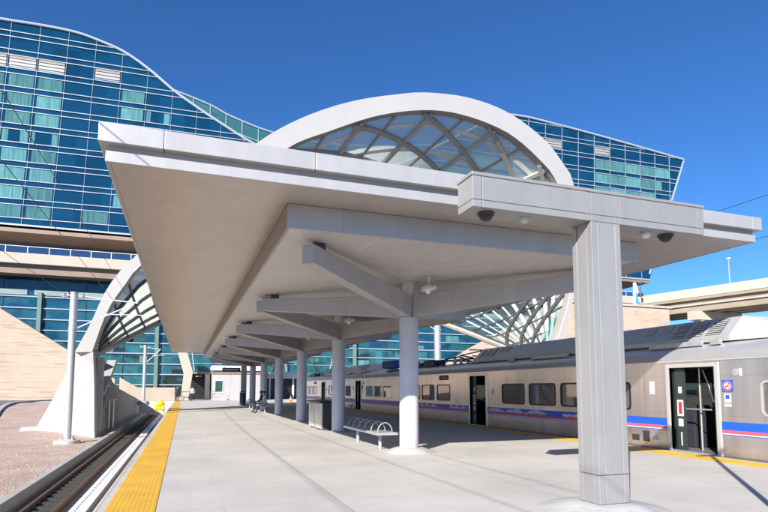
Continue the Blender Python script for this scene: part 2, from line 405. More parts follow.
# ------------------------------------------------------------------ ground, platform
PX0, PX1, PY0, PY1 = -1.04, 11.42, -14., 72.
MB().box(-900, 900, -400, 1600, -2.3, -1.80).build('ground', M['asphalt'])['kind'] = 'structure'
o = MB().box(PX0, PX1, PY0, PY1, -1.79, 0).build('platform', M['platform'], bevel=.012); o['kind'] = 'structure'
o = MB().box(-80, 150, PY1+.003, 150, -1.79, 0.0).build('plaza_pavement', M['platform']); o['kind'] = 'structure'
# tactile strips
def strip(x0, x1, y0, y1, m):
    b = MB().box(x0, x1, y0, y1, .002, .007)
    n = int((x1-x0)/.06)
    for i in range(n):
        c = x0+(i+.5)*(x1-x0)/n
        b.box(c-.012, c+.012, y0+.01, y1-.01, .006, .0085)
    o = b.build('tactile_paving', m); o['kind'] = 'structure'; return o
strip(-.90, -.30, PY0, 69.5, M['yellow']); strip(-.90, -.30, 69.51, 71.8, M['orange'])
strip(10.62, 11.22, PY0, 71.8, M['yellow'])

# gravel bed left, rising to the plaza
b = MB()
ys = [-20, 0, 10, 20, 30, 38]+[38+1.75*k for k in range(1, 25)]
def gz(y):
    t = max(0, min(1, (y-44)/20)); return -1.31+1.30*t*t*(3-2*t)
xs = [-70, -40, -25, -15, -10, -7, -5.2, -5.1, -3.99]
vs = [(x, y, (gz(y) if x < -5.15 else -1.31)+(.0 if x > -5.3 else .03*math.sin(x*1.3+y*.7))) for y in ys for x in xs]
fs = [(j*len(xs)+i, j*len(xs)+i+1, (j+1)*len(xs)+i+1, (j+1)*len(xs)+i) for j in range(len(ys)-1) for i in range(len(xs)-1)]
o = b.add(vs, fs).build('gravel_ground', M['gravel'], smooth='all'); o['kind'] = 'structure'
rs = random.Random(21); b = MB()
for k in range(3600):
    y = 13+34*rs.random()**1.5; x = -4.05-rs.random()*(2.5+.42*y); r_ = .018+.03*rs.random()**2
    z = gz(y)+.03*math.sin(x*1.3+y*.7)*(0 if x > -5.3 else .5)
    a_ = rs.random()*6.28; e1 = r_*(1+.6*rs.random()); ca, sa = math.cos(a_), math.sin(a_)
    P = [(x+ca*e1, y+sa*e1, z), (x-sa*r_, y+ca*r_, z+.2*r_), (x-ca*e1, y-sa*e1, z), (x+sa*r_, y-ca*r_, z), (x+.2*r_, y, z+r_*.9), (x, y, z-.02)]
    b.add(P, [(0, 1, 4), (1, 2, 4), (2, 3, 4), (3, 0, 4)])
tag(b.build('gravel_stones', M['gravel']), kind='stuff')
# road at left with kerb, follows ground height
b = MB(); k = MB()
pts = [Vector((-12.2, 38)), Vector((-13.0, 44)), Vector((-14.2, 51)), Vector((-15.5, 59)), Vector((-16.2, 66)), Vector((-16.2, 73)), Vector((-15.0, 79.4))]
pts = [pts[int(i/4)].lerp(pts[min(6, int(i/4)+1)], (i % 4)/4) for i in range(25)]
for p0, p1 in zip(pts, pts[1:]):
    (x0, y0), (x1, y1) = p0, p1
    b.add([(-70, y0, gz(y0)+.06), (x0, y0, gz(y0)+.06), (x1, y1, gz(y1)+.06), (-70, y1, gz(y1)+.06)], [(0, 1, 2, 3)])
    k.hexa([(x0, y0, gz(y0)-.1), (x0+.35, y0, gz(y0)-.1), (x1+.35, y1, gz(y1)-.1), (x1, y1, gz(y1)-.1)],
           [(x0, y0, gz(y0)+.17), (x0+.35, y0, gz(y0)+.17), (x1+.35, y1, gz(y1)+.17), (x1, y1, gz(y1)+.17)])
tag(b.build('road', M['asphalt']), kind='structure'); tag(k.build('road_kerb', M['kerb']), kind='structure')
# subdivided road conforming
# track bed + curb wall
tag(MB().box(-3.777, PX0-.003, PY0, 66, -1.79, -1.50).build('track_bed', M['trough']), kind='structure')
tag(MB().box(PX1+.003, 22, PY0, 72, -1.79, -1.55).build('track_bed', M['concrete']), kind='structure')
tag(MB().box(-3.99, -3.78, PY0, 66.2, -1.79, -1.05).build('track_kerb_wall', M['kerb'], bevel=.02),
    'long grey concrete kerb wall between gravel bed and left track', 'kerb wall')

def rail_mb(x, y0, y1, zb):
    b = MB(); b.prism([(x-.07, zb), (x+.07, zb), (x+.07, zb+.02), (x+.012, zb+.04), (x+.012, zb+.12), (x+.036, zb+.135), (x+.036, zb+.17), (x-.036, zb+.17), (x-.036, zb+.135), (x-.012, zb+.12), (x-.012, zb+.04), (x-.07, zb+.02)], 'Y', y0, y1)
    return b
t = thing('railway_track', 'brown steel rails on dark blocks along the yellow platform edge at left', 'railway track', (-2.6, 0, -1.5))
rail_mb(-3.42, PY0, 65.5, -1.42).build('rail', M['rust'], t)
rail_mb(-1.86, PY0, 65.5, -1.42).build('rail', M['rust'], t)
rail_mb(-2.78, PY0, 65.5, -1.46).build('guard_rail', M['rust'], t)
b = MB()
for i in range(107):
    y = 5+i*.56
    b.box(-3.36, -2.86, y, y+.27, -1.5, -1.34)
b.build('fastener_block', M['sleeper'], t)['kind'] = 'stuff'
b = MB().box(-2.38, -2.10, PY0, 65.5, -1.5, -1.36)
for i in range(240):
    y = 6+i*.25; b.box(-2.47, -2.36, y, y+.15, -1.42, -1.335)
b.build('cover_board', M['steel_white'], t)
t = thing('railway_track', 'rails under the silver train beyond the right platform edge', 'railway track', (13.2, 0, -1.5))
rail_mb(12.48, PY0, 71, -1.55).build('rail', M['rust'], t); rail_mb(13.92, PY0, 71, -1.55).build('rail', M['rust'], t)

# yellow buffer stop at the track end
t = thing('buffer_stop', 'bright yellow buffer stop at the end of the left track', 'buffer stop', (-2.55, 63, -1.5))
b = MB()
for x in (-2.75, -1.95):
    b.beam((x, 63, -1.5), (x, 63, -.1), .16, .16, (0, 1, 0)); b.beam((x, 64.4, -1.45), (x, 63.1, -.3), .14, .14)
b.build('frame', M['yellow_cone'], t)
MB().box(-2.8, -1.88, 62.7, 62.92, -.75, -.1).build('bumper_beam', M['yellow_cone'], t, bevel=.08)
MB().sphere((-2.3, 62.8, -.1), .38, 12, -.3, (1, .6, 1)).build('hood', M['yellow_cone'], t, True)

# ------------------------------------------------------------------ platform canopy
CX = 5.2
canopy = thing('platform_canopy', 'broad silver metal platform canopy on a row of round columns', 'canopy', (CX, 8, 0))
X0, X1, Y0, Y1 = -1.07, 11.03, 7.92, 50.
ZS = 4.55
def ring(x0, x1, y0, y1, z0, z1, w):
    b = MB()
    b.box(x0, x1, y0, y0+w, z0, z1); b.box(x0, x1, y1-w, y1, z0, z1)
    b.box(x0, x0+w, y0+w, y1-w, z0, z1); b.box(x1-w, x1, y0+w, y1-w, z0, z1)
    return b
f = ring(X0, X1, Y0, Y1, ZS, ZS+.15, .05)
f.build('lower_fascia', M['alu'], canopy, bevel=.006)
ring(X0+.035, X1-.035, Y0+.035, Y1-.035, ZS+.15, ZS+.235, .3).build('fascia_recess', M['recess'], canopy)
XA, XB, YA, YB = -1.16, 11.12, 7.83, 50.09
u = MB()
segs = [-1.16, -.35, 1.75, 4.9, 8.05, 10.85, 11.12]
for a, c in zip(segs, segs[1:]):
    u.box(a+.004, c-.004, YA, YA+.4, ZS+.235, ZS+.50)
u.box(XA, XB, YB-.4, YB, ZS+.235, ZS+.50)
yy = [YA+.4]+[YA+3.2*i for i in range(1, 13)]+[YB-.4]
for a, c in zip(yy, yy[1:]):
    u.box(XA, XA+.4, a+.004, c-.004, ZS+.235, ZS+.50); u.box(XB-.4, XB, a+.004, c-.004, ZS+.235, ZS+.50)
u.build('upper_fascia', M['alu'], canopy, bevel=.008)
MB().box(XA+.1, XB-.1, YA+.1, YB-.1, ZS+.30, ZS+.47).build('roof_deck', M['roofgrey'], canopy)
add_seams(M['alu_soffit'], .81, 0, .55, 0, 'Y', .010, .68)
b = MB(); IX0, IX1, IY0, IY1 = 1.50, 8.76, 8.80, 49.2
zs0, zs1 = ZS+.01, ZS+.06
b.box(X0+.052, IX0-.002, Y0+.052, Y1-.052, zs0, zs1); b.box(IX1+.002, X1-.052, Y0+.052, Y1-.052, zs0, zs1)
b.box(IX0-.002, IX1+.002, Y0+.052, IY0-.002, zs0, zs1); b.box(IX0-.002, IX1+.002, IY1+.002, Y1-.052, zs0, zs1)
b.build('soffit', M['alu_soffit'], canopy)
ZI = 4.15
add_seams(M['alu_inner'], 1.83, 3.30, 1.55, 2.7, 'XY', .016, 1.35)
b = MB().box(IX0+.05, IX1-.05, IY0+.05, IY1-.05, ZI+.004, ZI+.05)
b.build('inner_soffit', M['alu_inner'], canopy)
b = MB()
sx = [IX0, 2.45, 5.5, 8.2, IX1]
for a, c in zip(sx, sx[1:]): b.box(a+.004, c-.004, IY0, IY0+.05, ZI, ZS+.008)
b.box(IX0+.01, IX1-.01, IY0+.006, IY0+.04, ZI+.004, ZS+.004)
b.build('inner_fascia', M['alu'], canopy, bevel=.005)
MB().box(IX0, IX1, IY1-.05, IY1, ZI, ZS+.008).build('inner_fascia', M['alu'], canopy)
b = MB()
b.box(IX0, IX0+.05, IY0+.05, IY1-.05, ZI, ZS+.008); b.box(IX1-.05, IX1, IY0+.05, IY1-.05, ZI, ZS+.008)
b.build('inner_side_fascia', mat('shaded_side_panel', (.30, .25, .22), .35, .3, .04, .8), canopy, bevel=.005)  # shade on the box sides is put into this browner colour
for i in range(12):          # paired downlights in the inner soffit's left and right margins
    for x in (1.78, 8.45):
        y = 9.6+i*3.3
        q = MB()
        for dx in (-.05, .05): q.lathe([(.001, -.012), (.032, -.012), (.032, .004)], (x+dx, y, ZI), 10)
        q.build('downlight', M['dark'], canopy)

COLY = [12.6, 19.2, 25.8, 32.4, 39.0, 45.6]
ARMX = 3.22; ARMY = 3.2
first = None
for yc in COLY:
    c = MB().lathe([(.235, .03), (.235, 3.27), (.225, 3.285)], (CX, yc, 0), 28).build('column', M['alu_col'], canopy, True)
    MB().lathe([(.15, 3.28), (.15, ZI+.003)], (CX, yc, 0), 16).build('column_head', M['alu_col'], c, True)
    if yc < 13: MB().lathe([(.66, .001), (.58, .025), (.42, .085), (.34, .11), (.20, .115)], (CX, yc, 0), 24).build('footing', M['concrete_white'], c, True)
    else: MB().lathe([(.40, .001), (.36, .02), (.27, .04), (.20, .045)], (CX, yc, 0), 24).build('footing', M['concrete'], c, True)
    for sxn in (-1, 1):
        for syn in (-1, 1):
            a = Vector((CX, yc, 0)); e = Vector((CX+sxn*ARMX, yc+syn*ARMY, 0)); d = (e-a).normalized(); n = Vector((-d.y, d.x, 0))*.125
            a = a+d*.16
            if syn > 0: e = e-d*.13
            q = MB()
            q.hexa([a-n+Vector((0, 0, 3.285)), e-n+Vector((0, 0, 3.72)), e+n+Vector((0, 0, 3.72)), a+n+Vector((0, 0, 3.285))],
                   [a-n+Vector((0, 0, 3.83)), e-n+Vector((0, 0, 4.06)), e+n+Vector((0, 0, 4.06)), a+n+Vector((0, 0, 3.83))])
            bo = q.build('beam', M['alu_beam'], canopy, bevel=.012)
            p = e-d*.35
            MB().box(p.x-.1, p.x+.1, p.y-.1, p.y+.1, 4.02, ZI+.003).build('hanger_block', M['dark'], bo)

# flood lights hung under the inner soffit
def floodlight():
    t = thing('floodlight', '', 'light fixture', (0, 0, ZI), 'floodlights hung under the canopy soffit')
    MB().lathe([(.06, -.0), (.06, -.02), (.016, -.025), (.016, -.20)], (0, 0, ZI), 10).build('stem', M['steel_white'], t, True)
    q = MB(); q.box(-.05, .05, -.02, .02, ZI-.26, ZI-.19); q.build('yoke', M['steel_white'], t)
    q = MB(); q.hexa([(-.14, -.16, ZI-.34), (.16, -.10, ZI-.30), (.16, .14, ZI-.30), (-.14, .14, ZI-.34)], [(-.14, -.12, ZI-.235), (.16, -.10, ZI-.215), (.16, .10, ZI-.215), (-.14, .10, ZI-.235)])
    h = q.build('lamp_housing', M['steel_white'], t, bevel=.02)
    MB().sphere((-.02, -.0, ZI-.34), .07, 10, -.9).build('lens', M['white'], h, True)
    return t
fl = floodlight()
lab = ['white floodlight under the soffit above the nearest round column', 'white floodlight under the soffit above the second round column',
       'white floodlight under the soffit above the third round column', 'white floodlight under the soffit above the fourth round column',
       'white floodlight under the soffit above the fifth round column', 'white floodlight under the soffit above the farthest round column']
for i, yc in enumerate(COLY):
    p = (CX+.12, yc-.95, ZI)
    if i == 0: fl.location = p; fl['label'] = lab[0]
    else: dup(fl, p, lab[i])

# square T posts with crossbeam
def tpost(y0, lab, sign=1):
    t = thing('portal_post', lab, 'post', (CX, y0, 0), 'square metal clad posts at the canopy ends')
    x0, x1 = 4.90, 5.37; yb = y0+.38
    q = MB()
    # lower and upper shaft with a horizontal joint, recessed centre panel
    for z0, z1 in ((.10, .455), (.462, 3.71)):
        q.box(x0+.012, x1-.012, y0+.012, yb-.012, z0, z1)
        for (a, c) in ((x0, x0+.085), (x1-.085, x1)):
            q.box(a, c, y0, y0+.085, z0, z1); q.box(a, c, yb-.085, yb, z0, z1)
        q.box(x0+.10, x1-.10, y0+.004, yb-.004, z0, z1)
        q.box(x0+.002, x1-.002, y0+.10, yb-.10, z0, z1)
    q.build('shaft', M['post_clad'], t, bevel=.006)
    MB().box(x0+.02, x1-.02, y0+.02, yb-.02, .07, .10).build('base_plate', M['gap'], t)
    c = MB()
    zz = 3.712
    for a, e in ((3.17, 3.30), (3.30, 4.90), (4.90, 5.37), (5.37, 6.75), (6.75, 6.88)):
        c.box(a+.004, e-.004, y0, yb, zz+.092, 4.095)
        c.box(a+.004, e-.004, y0, yb, zz, zz+.086)
    c.box(3.19, 6.86, y0+.015, yb-.015, zz+.004, 4.10)
    xb = c.build('crossbeam', M['post_clad'], t, bevel=.005)
    MB().box(3.16, 6.89, y0-.012, yb+.012, 4.097, 4.14).build('cap_flashing', M['post_clad'], xb, bevel=.006)
    q = MB().lathe([(.80, .0015), (.62, .035), (.42, .085), (.40, .092), (.01, .095)], (CX-.06, y0+.19, 0), 28)
    q.build('footing', M['concrete_white'], t, True)
    return t
tp = tpost(5.67, 'large square silver post with long crossbeam standing in front of the canopy')
tp2 = dup(tp, (CX, 51.9, 0), 'distant white square post with crossbeam beyond the far canopy end')

def dome(r, lab, loc, m, cat='security camera'):
    t = thing('dome_camera', lab, cat, loc, 'domes under the crossbeam')
    x, y, z = loc
    MB().lathe([(r*1.25, 0), (r*1.25, -.03), (r*1.0, -.035)], loc, 16).build('housing', M['dark'] if m == 'black' else M['steel'], t, True)
    MB().sphere((x, y, z-.035), r, 16, -.95, (1, 1, .85)).build('dome', M[m], t, True)
zc = 3.712
dome(.085, 'larger dark dome camera under the left crossbeam end', (3.46, 5.86, zc), 'black')
dome(.05, 'small grey dome under the crossbeam left of the square post', (4.02, 5.86, zc), 'steel')
dome(.06, 'small pale dome under the crossbeam right of the square post', (6.0, 5.86, zc), 'steel_white')
dome(.085, 'black dome camera under the right crossbeam end', (6.36, 5.86, zc), 'black')

# sign hung from the far crossbeam
t = thing('hanging_sign', 'dark passenger sign with white lettering hung from the far crossbeam', 'sign', (4.0, 51.85, 3.71))
MB().box(3.2, 4.8, 51.80, 51.9, 3.02, 3.38).build('sign_panel', M['dark'], t, bevel=.01)
q = MB()
for x in (3.4, 4.6): q.tube([(x, 51.85, 3.38), (x, 51.85, 3.712)], .02, 8)
q.build('hanger', M['steel'], t)
q = MB(); x = 3.3
for w in (.10, .05, .09, .08, .09, .06, .1, .08, .05, .09, .1):
    q.box(x, x+w, 51.79, 51.799, 3.15, 3.26); x += w+.035
q.build('lettering', M['sign_white'], t)

# ------------------------------------------------------------------ platform furniture
def bench():
    t = thing('bench', '', 'bench', (4.7, 14.2, 0), 'perforated metal benches with hoop dividers')
    q = MB().box(4.43, 4.97, 12.75, 15.75, .43, .46)
    q.box(4.42, 4.98, 12.74, 15.76, .40, .432)
    q.build('seat', M['bench'], t, bevel=.01)
    for y in (13.3, 15.2):
        q = MB().tube([(4.7, y, .02), (4.7, y, .40)], .045, 10); q.box(4.55, 4.85, y-.06, y+.06, .001, .02); q.box(4.5, 4.9, y-.03, y+.03, .375, .399)
        q.build('leg', M['bench'], t)
    for i in range(6):
        y = 12.95+i*.52
        pts = [(4.7+.20*math.cos(a), y+.03*math.cos(a), .46+.23*math.sin(a)) for a in [PI*k/14 for k in range(15)]]
        MB().tube(pts, .015, 8).build('hoop_divider', M['bench'], t, True)
    return t
bn = bench(); bn['label'] = 'white metal bench with six hoops left of the nearest round column'
dup(bn, (4.75, 35.7, 0), 'distant white metal bench with a person seated on it')
dup(bn, (4.75, 42.3, 0), 'farthest white metal bench near the canopy end')

# recycling bins
t = thing('recycling_bin', 'long stainless steel recycling bin with dark lid between round columns', 'bin', (5.0, 21.2, 0))
MB().box(4.80, 5.40, 20.0, 22.3, .03, 1.0).build('body', M['stainless'], t, bevel=.02)
MB().box(4.70, 5.42, 19.95, 22.35, 1.002, 1.07).build('lid', M['black'], t, bevel=.015)
MB().box(4.81, 5.39, 19.97, 19.998, .05, .99).build('end_panel', M['dark'], t)
for i in range(2):
    ya = 20.03+i*1.13
    pts = []
    for k in range(13):
        u_ = k/12; pts.append((4.79-.07*math.sin(PI*u_), ya+1.08*u_))
    q = MB()
    for (xa, yb_), (xc, yd) in zip(pts, pts[1:]):
        q.add([(xa, yb_, .06), (xc, yd, .06), (xc, yd, .97), (xa, yb_, .97)], [(0, 1, 2, 3)])
    q.build('fluted_panel', M['stainless'], t, 'all')
t = thing('litter_bin', 'tall dark blue litter bin beside the distant white square post', 'bin', (4.95, 50.9, 0))
MB().lathe([(.23, 0), (.25, .04), (.25, 1.15), (.22, 1.22), (.10, 1.3)], (4.95, 50.9, 0), 18).build('body', M['darkblue'], t, True)
MB().lathe([(.255, 1.13), (.26, 1.15), (.255, 1.17)], (4.95, 50.9, 0), 18).build('rim', M['steel'], t, True)
t = thing('slim_pole', 'thin grey pole right of the distant white square post', 'pole', (5.75, 51.9, 0))
MB().lathe([(.12, 0), (.12, .03), (.05, .05), (.05, 3.7)], (5.75, 51.9, 0), 10).build('shaft', M['dark'], t, True)
MB().lathe([(.06, 3.7), (.06, 3.75)], (5.75, 51.9, 0), 10).build('cap', M['dark'], t, True)

# lamp post with twin arms just outside the frame (its shadow crosses the platform)
t = thing('lamp_post', 'slim twin headed platform lamp post casting the thin shadow at right', 'lamp post', (5.35, 3.2, 0))
MB().lathe([(.12, 0), (.12, .03), (.055, .05), (.045, 4.55)], (5.35, 3.2, 0), 12).build('pole', M['steel'], t, True)
for s_ in (-1, 1):
    q = MB(); q.hexa([(5.35, 3.1, 4.52), (5.35+s_*.42, 3.13, 4.56), (5.35+s_*.42, 3.27, 4.56), (5.35, 3.3, 4.52)], [(5.35, 3.12, 4.62), (5.35+s_*.42, 3.14, 4.6), (5.35+s_*.42, 3.26, 4.6), (5.35, 3.28, 4.62)])
    q.build('lamp_head', M['steel'], t, bevel=.01)
# ------------------------------------------------------------------ train
TX = 11.62
FZ = 0.0
def side_panel(b, x0, x1, yA, yB, zA, zB, holes):
    """wall between x0..x1 in the Y-Z plane with rectangular holes"""
    ys = sorted(set([yA, yB]+[h[0] for h in holes]+[h[1] for h in holes]))
    zs = sorted(set([zA, zB]+[h[2] for h in holes]+[h[3] for h in holes]))
    def inh(y, z): return any(h[0] < y < h[1] and h[2] < z < h[3] for h in holes)
    for ya, yb in zip(ys, ys[1:]):
        for za, zb in zip(zs, zs[1:]):
            if inh((ya+yb)/2, (za+zb)/2): continue
            b.add([(x0, ya, za), (x0, yb, za), (x0, yb, zb), (x0, ya, zb)], [(0, 1, 2, 3)])
            b.add([(x1, ya, za), (x1, yb, za), (x1, yb, zb), (x1, ya, zb)], [(3, 2, 1, 0)])
    for (a, c, d, e) in holes:
        b.add([(x0, a, d), (x1, a, d), (x1, c, d), (x0, c, d)], [(0, 1, 2, 3)])
        b.add([(x0, a, e), (x1, a, e), (x1, c, e), (x0, c, e)], [(3, 2, 1, 0)])
        b.add([(x0, a, d), (x1, a, d), (x1, a, e), (x0, a, e)], [(3, 2, 1, 0)])
        b.add([(x0, c, d), (x1, c, d), (x1, c, e), (x0, c, e)], [(0, 1, 2, 3)])

def rounded(y0, y1, z0, z1, r, n=5):
    pts = []
    for cy, cz, a0 in ((y1-r, z0+r, -PI/2), (y1-r, z1-r, 0), (y0+r, z1-r, PI/2), (y0+r, z0+r, PI)):
        for k in range(n): a = a0+PI/2*k/(n-1); pts.append((cy+r*math.cos(a), cz+r*math.sin(a)))
    return pts
def frame_ring(b, x0, x1, y0, y1, z0, z1, w, r):
    o_ = rounded(y0-w, y1+w, z0-w, z1+w, r+w); i_ = rounded(y0, y1, z0, z1, r); n = len(o_)
    vs = [(x0, p[0], p[1]) for p in o_]+[(x0, p[0], p[1]) for p in i_]+[(x1, p[0], p[1]) for p in o_]+[(x1, p[0], p[1]) for p in i_]
    fs = []
    for k in range(n):
        l = (k+1) % n
        fs += [(k, l, n+l, n+k), (2*n+k, 3*n+k, 3*n+l, 2*n+l), (k, 2*n+k, 2*n+l, l), (n+k, n+l, 3*n+l, 3*n+k)]
    b.add(vs, fs)

CY0, CY1 = 2.2, 29.2
DOORS = [(9.50, 10.78), (19.92, 21.26)]
WINS = [(3.5, 4.95), (5.2, 6.68), (6.93, 8.41), (12.12, 13.38), (13.68, 15.12), (15.42, 16.89), (17.20, 18.68), (23.17, 24.56), (24.90, 26.38), (26.68, 28.05)]
WZ0, WZ1 = .965, 1.695
def train_car():
    t = thing('train_car', '', 'train car', (TX+1.58, (CY0+CY1)/2, -1.38), 'silver commuter train cars')
    W = 3.16
    # body side walls, ends, floor
    b = MB()
    holes = [(a, c, WZ0-.0, WZ1) for a, c in WINS]+[(a, c, .02, 2.05) for a, c in DOORS]
    side_panel(b, TX, TX+.09, CY0, CY1, -.28, 2.215, holes)
    side_panel(b, TX+W, TX+W-.09, CY0, CY1, -.28, 2.215, [(a, c, WZ0, WZ1) for a, c in WINS])
    for y0, y1 in ((CY0, CY0+.08), (CY1-.08, CY1)):
        b.box(TX+.09, TX+W-.09, y0, y1, -.28, 2.21)
    body = b.build('body', M['car'], t)
    b = MB(); b.box(TX+.09, TX+W-.09, CY0+.08, CY1-.08, -.08, .0); b.box(TX+.10, TX+W-.10, CY0+.1, CY1-.1, 2.06, 2.10)
    b.build('floor_and_ceiling', M['interior'], t)
    # gutter trim and roof
    prof = [(TX-.005, 2.20), (TX-.005, 2.225), (TX+.03, 2.33), (TX+.12, 2.47), (TX+.30, 2.60), (TX+.62, 2.70), (TX+1.1, 2.75), (TX+1.58, 2.77)]
    prof = prof+[(2*TX+W-x, z) for x, z in prof[::-1][1:]]
    MB().prism(prof, 'Y', CY0, CY1).build('roof', M['roofgrey'], t, True)
    MB().box(TX-.022, TX+.01, CY0, CY1, 2.195, 2.222).build('gutter_trim', M['stainless'], t)
    MB().box(TX+.03, TX+W-.03, CY0+.3, CY1-.3, -.60, -.28).build('underframe', M['dark'], t)
    # windows
    for a, c in WINS:
        q = MB(); frame_ring(q, TX-.014, TX+.03, a+.03, c-.03, WZ0+.03, WZ1-.03, .05, .085)
        w = q.build('window', M['black'] if a > 9 else M['stainless'], t)
        MB().box(TX+.012, TX+.022, a-.0, c+.0, WZ0, WZ1).build('pane', M['carglass'], w)
        MB().box(TX+W-.05, TX+W-.04, a, c, WZ0, WZ1).build('pane', M['carglass_clear'], w)
    # doors
    for i, (a, c) in enumerate(DOORS):
        q = MB(); q.box(TX-.03, TX+.1, a-.11, a, -.02, 2.15); q.box(TX-.03, TX+.1, c, c+.11, -.02, 2.15); q.box(TX-.03, TX+.1, a, c, 2.05, 2.15)
        d = q.build('door_frame', M['stainless'], t, bevel=.012)
        q = MB(); q.box(TX-.06, TX+.1, a, c, -.02, .015); q.build('threshold', M['steel'], d)
        # half open leaf at the far side of the opening
        q = MB(); lx = TX+.10
        holes2 = [(c-.30, c-.10, .35, 1.75)]
        q.box(TX+.10, TX+.13, c-.36, c-.02, .02, 2.04)
        leaf = q.build('door_leaf', M['door_dark'], t)
        MB().box(TX+.097, TX+.0995, c-.29, c-.11, .85, 1.25).build('sticker', M['white'], leaf)
        MB().box(TX+.093, TX+.0955, c-.25, c-.15, .90, 1.20).build('warning_sticker', M['red'], leaf)
        MB().box(TX+.097, TX+.0995, c-.27, c-.13, .60, .78).build('notice', M['white'], leaf)
        MB().box(TX+.097, TX+.0995, c-.26, c-.16, 1.42, 1.58).build('arrow_sticker', M['white'], leaf)
        MB().box(TX+.097, TX+.0995, c-.22, c-.19, .12, .45).build('edge_sticker', M['sign_white'], leaf)
        q = MB()
        for y in (c-.40, a+.46):
            q.tube([(TX+.55, y, .0), (TX+.55, y, 2.06)], .022, 8)
        q.tube([(TX+.40, c-.02, 1.02), (TX+.40, a+.45, 1.02)], .018, 8)
        q.tube([(TX+.55, c-.5, 2.0), (TX+.55, a+.62, 1.6), (TX+.55, a+.5, 1.2)], .018, 8)
        q.build('grab_pole', M['stainless'], t, True)
        q = MB(); q.box(TX+.9, TX+1.5, c+.1, c+.5, .0, 1.1); q.box(TX+.9, TX+1.5, a-.6, a-.15, 0, 1.1)
        q.box(TX+2.2, TX+2.7, a-.3, c+.3, .0, .5); q.box(TX+2.7, TX+2.82, a-.3, c+.3, .5, 1.1)
        q.build('seat_row', M['seat'], t, bevel=.04)
    # stripe
    q = MB()
    runs = [(CY0+.02, DOORS[0][0]-.12), (DOORS[0][1]+.12, DOORS[1][0]-.12), (DOORS[1][1]+.12, CY1-.02)]
    x = TX-.004
    def sq(y0, y1, z0, z1, mi, dx=0.): q.cur = mi; q.add([(x-dx, y0, z0), (x-dx, y1, z0), (x-dx, y1, z1), (x-dx, y0, z1)], [(0, 1, 2, 3)])
    for y0, y1 in runs:
        sq(y0, y1, .595, .785, 0); sq(y0, y1, .52, .595, 1); sq(y0, y1, .500, .520, 2); sq(y0, y1, .480, .500, 0)
    stripe = q.build('stripe', [M['blue'], M['pink'], M['white']], t)
    # pale mountain graphic in the blue band, red ridge below
    rnd = random.Random(3)
    for ya, yb in ((13.75, 15.05), (15.9, 19.78), (21.5, 23.2), (24.5, 26.6), (27.3, 29.0)):
        n = max(6, int((yb-ya)/.16)); pts = []; q = MB(); r_ = MB()
        for k in range(n+1):
            u_ = k/n; z = .62+.15*abs(math.sin(u_*9+ya))*(.5+.5*rnd.random())
            pts.append((ya+(yb-ya)*u_, min(.784, z+.03)))
        for (p, z0), (s_, z1) in zip(pts, pts[1:]):
            q.add([(x-.003, p, .60), (x-.003, s_, .60), (x-.003, s_, z1), (x-.003, p, z0)], [(0, 1, 2, 3)])
        for (p, z0), (s_, z1) in zip(pts, pts[1:]):
            r_.add([(x-.006, p, .595), (x-.006, s_, .595), (x-.006, s_, .60+.06*rnd.random()), (x-.006, p, .60+.06*rnd.random())], [(0, 1, 2, 3)])
        q.build('mountain_graphic', M['lilac'], stripe); r_.build('ridge_graphic', M['pink'], stripe)
    # small fittings: speaker plate, no-smoking sign, stickers, destination sign
    MB().box(TX-.012, TX+.001, 11.28, 11.42, 1.39, 1.72).build('notice_plate', M['white'], t)
    q = MB(); q.box(TX-.008, TX, 9.06, 9.33, 1.46, 1.73); sg = q.build('prohibition_sign', M['blue'], t)
    def disc(r0, r1, m, nm, dx, par):
        q = MB(); n = 24
        vs = [(TX-dx, 9.195+r*math.cos(2*PI*k/n), 1.595+r*math.sin(2*PI*k/n)) for r in (r0, r1) for k in range(n)]
        q.add(vs, [(k, (k+1) % n, n+(k+1) % n, n+k) for k in range(n)]); q.build(nm, m, par)
    disc(.001, .11, M['white'], 'disc', .010, sg); disc(.075, .105, M['red'], 'ring', .012, sg)
    q = MB(); q.beam((TX-.0125, 9.195-.06, 1.595+.06), (TX-.0125, 9.195+.06, 1.595-.06), .002, .022, (0, 1, 1)); q.build('slash', M['red'], sg)
    q = MB(); q.beam((TX-.0115, 9.195-.05, 1.59), (TX-.0115, 9.195+.05, 1.59), .002, .022); q.build('cigarette', M['black'], sg)
    q = MB(); q.cur = 0; q.box(TX-.008, TX, 9.12, 9.28, 1.22, 1.42); q.cur = 1; q.box(TX-.010, TX-.007, 9.15, 9.25, 1.30, 1.39)
    q.build('accessibility_sticker', [M['white'], M['blue']], t)
    MB().box(TX-.008, TX, 9.12, 9.28, 1.13, 1.19).build('number_sticker', M['white'], t)
    q = MB().lathe([(.085, 0), (.085, .02), (.06, .025)], (0, 0, 0), 16)
    q.v = [(TX-vz, 8.98+vx, 1.90+vy) for vx, vy, vz in q.v]; q.build('side_speaker', M['steel'], t, True)
    MB().box(TX-.02, TX+.0, 8.84, 8.88, 1.82, 1.99).build('side_lamp', M['white'], t)
    q = MB(); frame_ring(q, TX-.014, TX+.01, 23.33, 24.27, 1.95, 2.12, .03, .05); sgn = q.build('destination_sign', M['black'], t)
    MB().box(TX-.004, TX+.0, 23.32, 24.28, 1.94, 2.13).build('display', M['dark'], sgn)
    q = MB(); yy_ = 23.42
    for w_ in (.07, .08, .05, .09, .07, .06, .08): q.box(TX-.0075, TX-.0045, yy_, yy_+w_, 1.99, 2.08); yy_ += w_+.03
    q.build('lettering', M['led'], sgn)
    q = MB(); q.box(TX-.006, TX, 11.22, 11.38, .20, .33); q.cur = 1; q.box(TX-.006, TX, 11.5, 11.72, .14, .42); q.box(TX-.006, TX, 11.85, 12.1, .14, .30)
    q.build('access_panel', [M['white'], M['dark']], t)
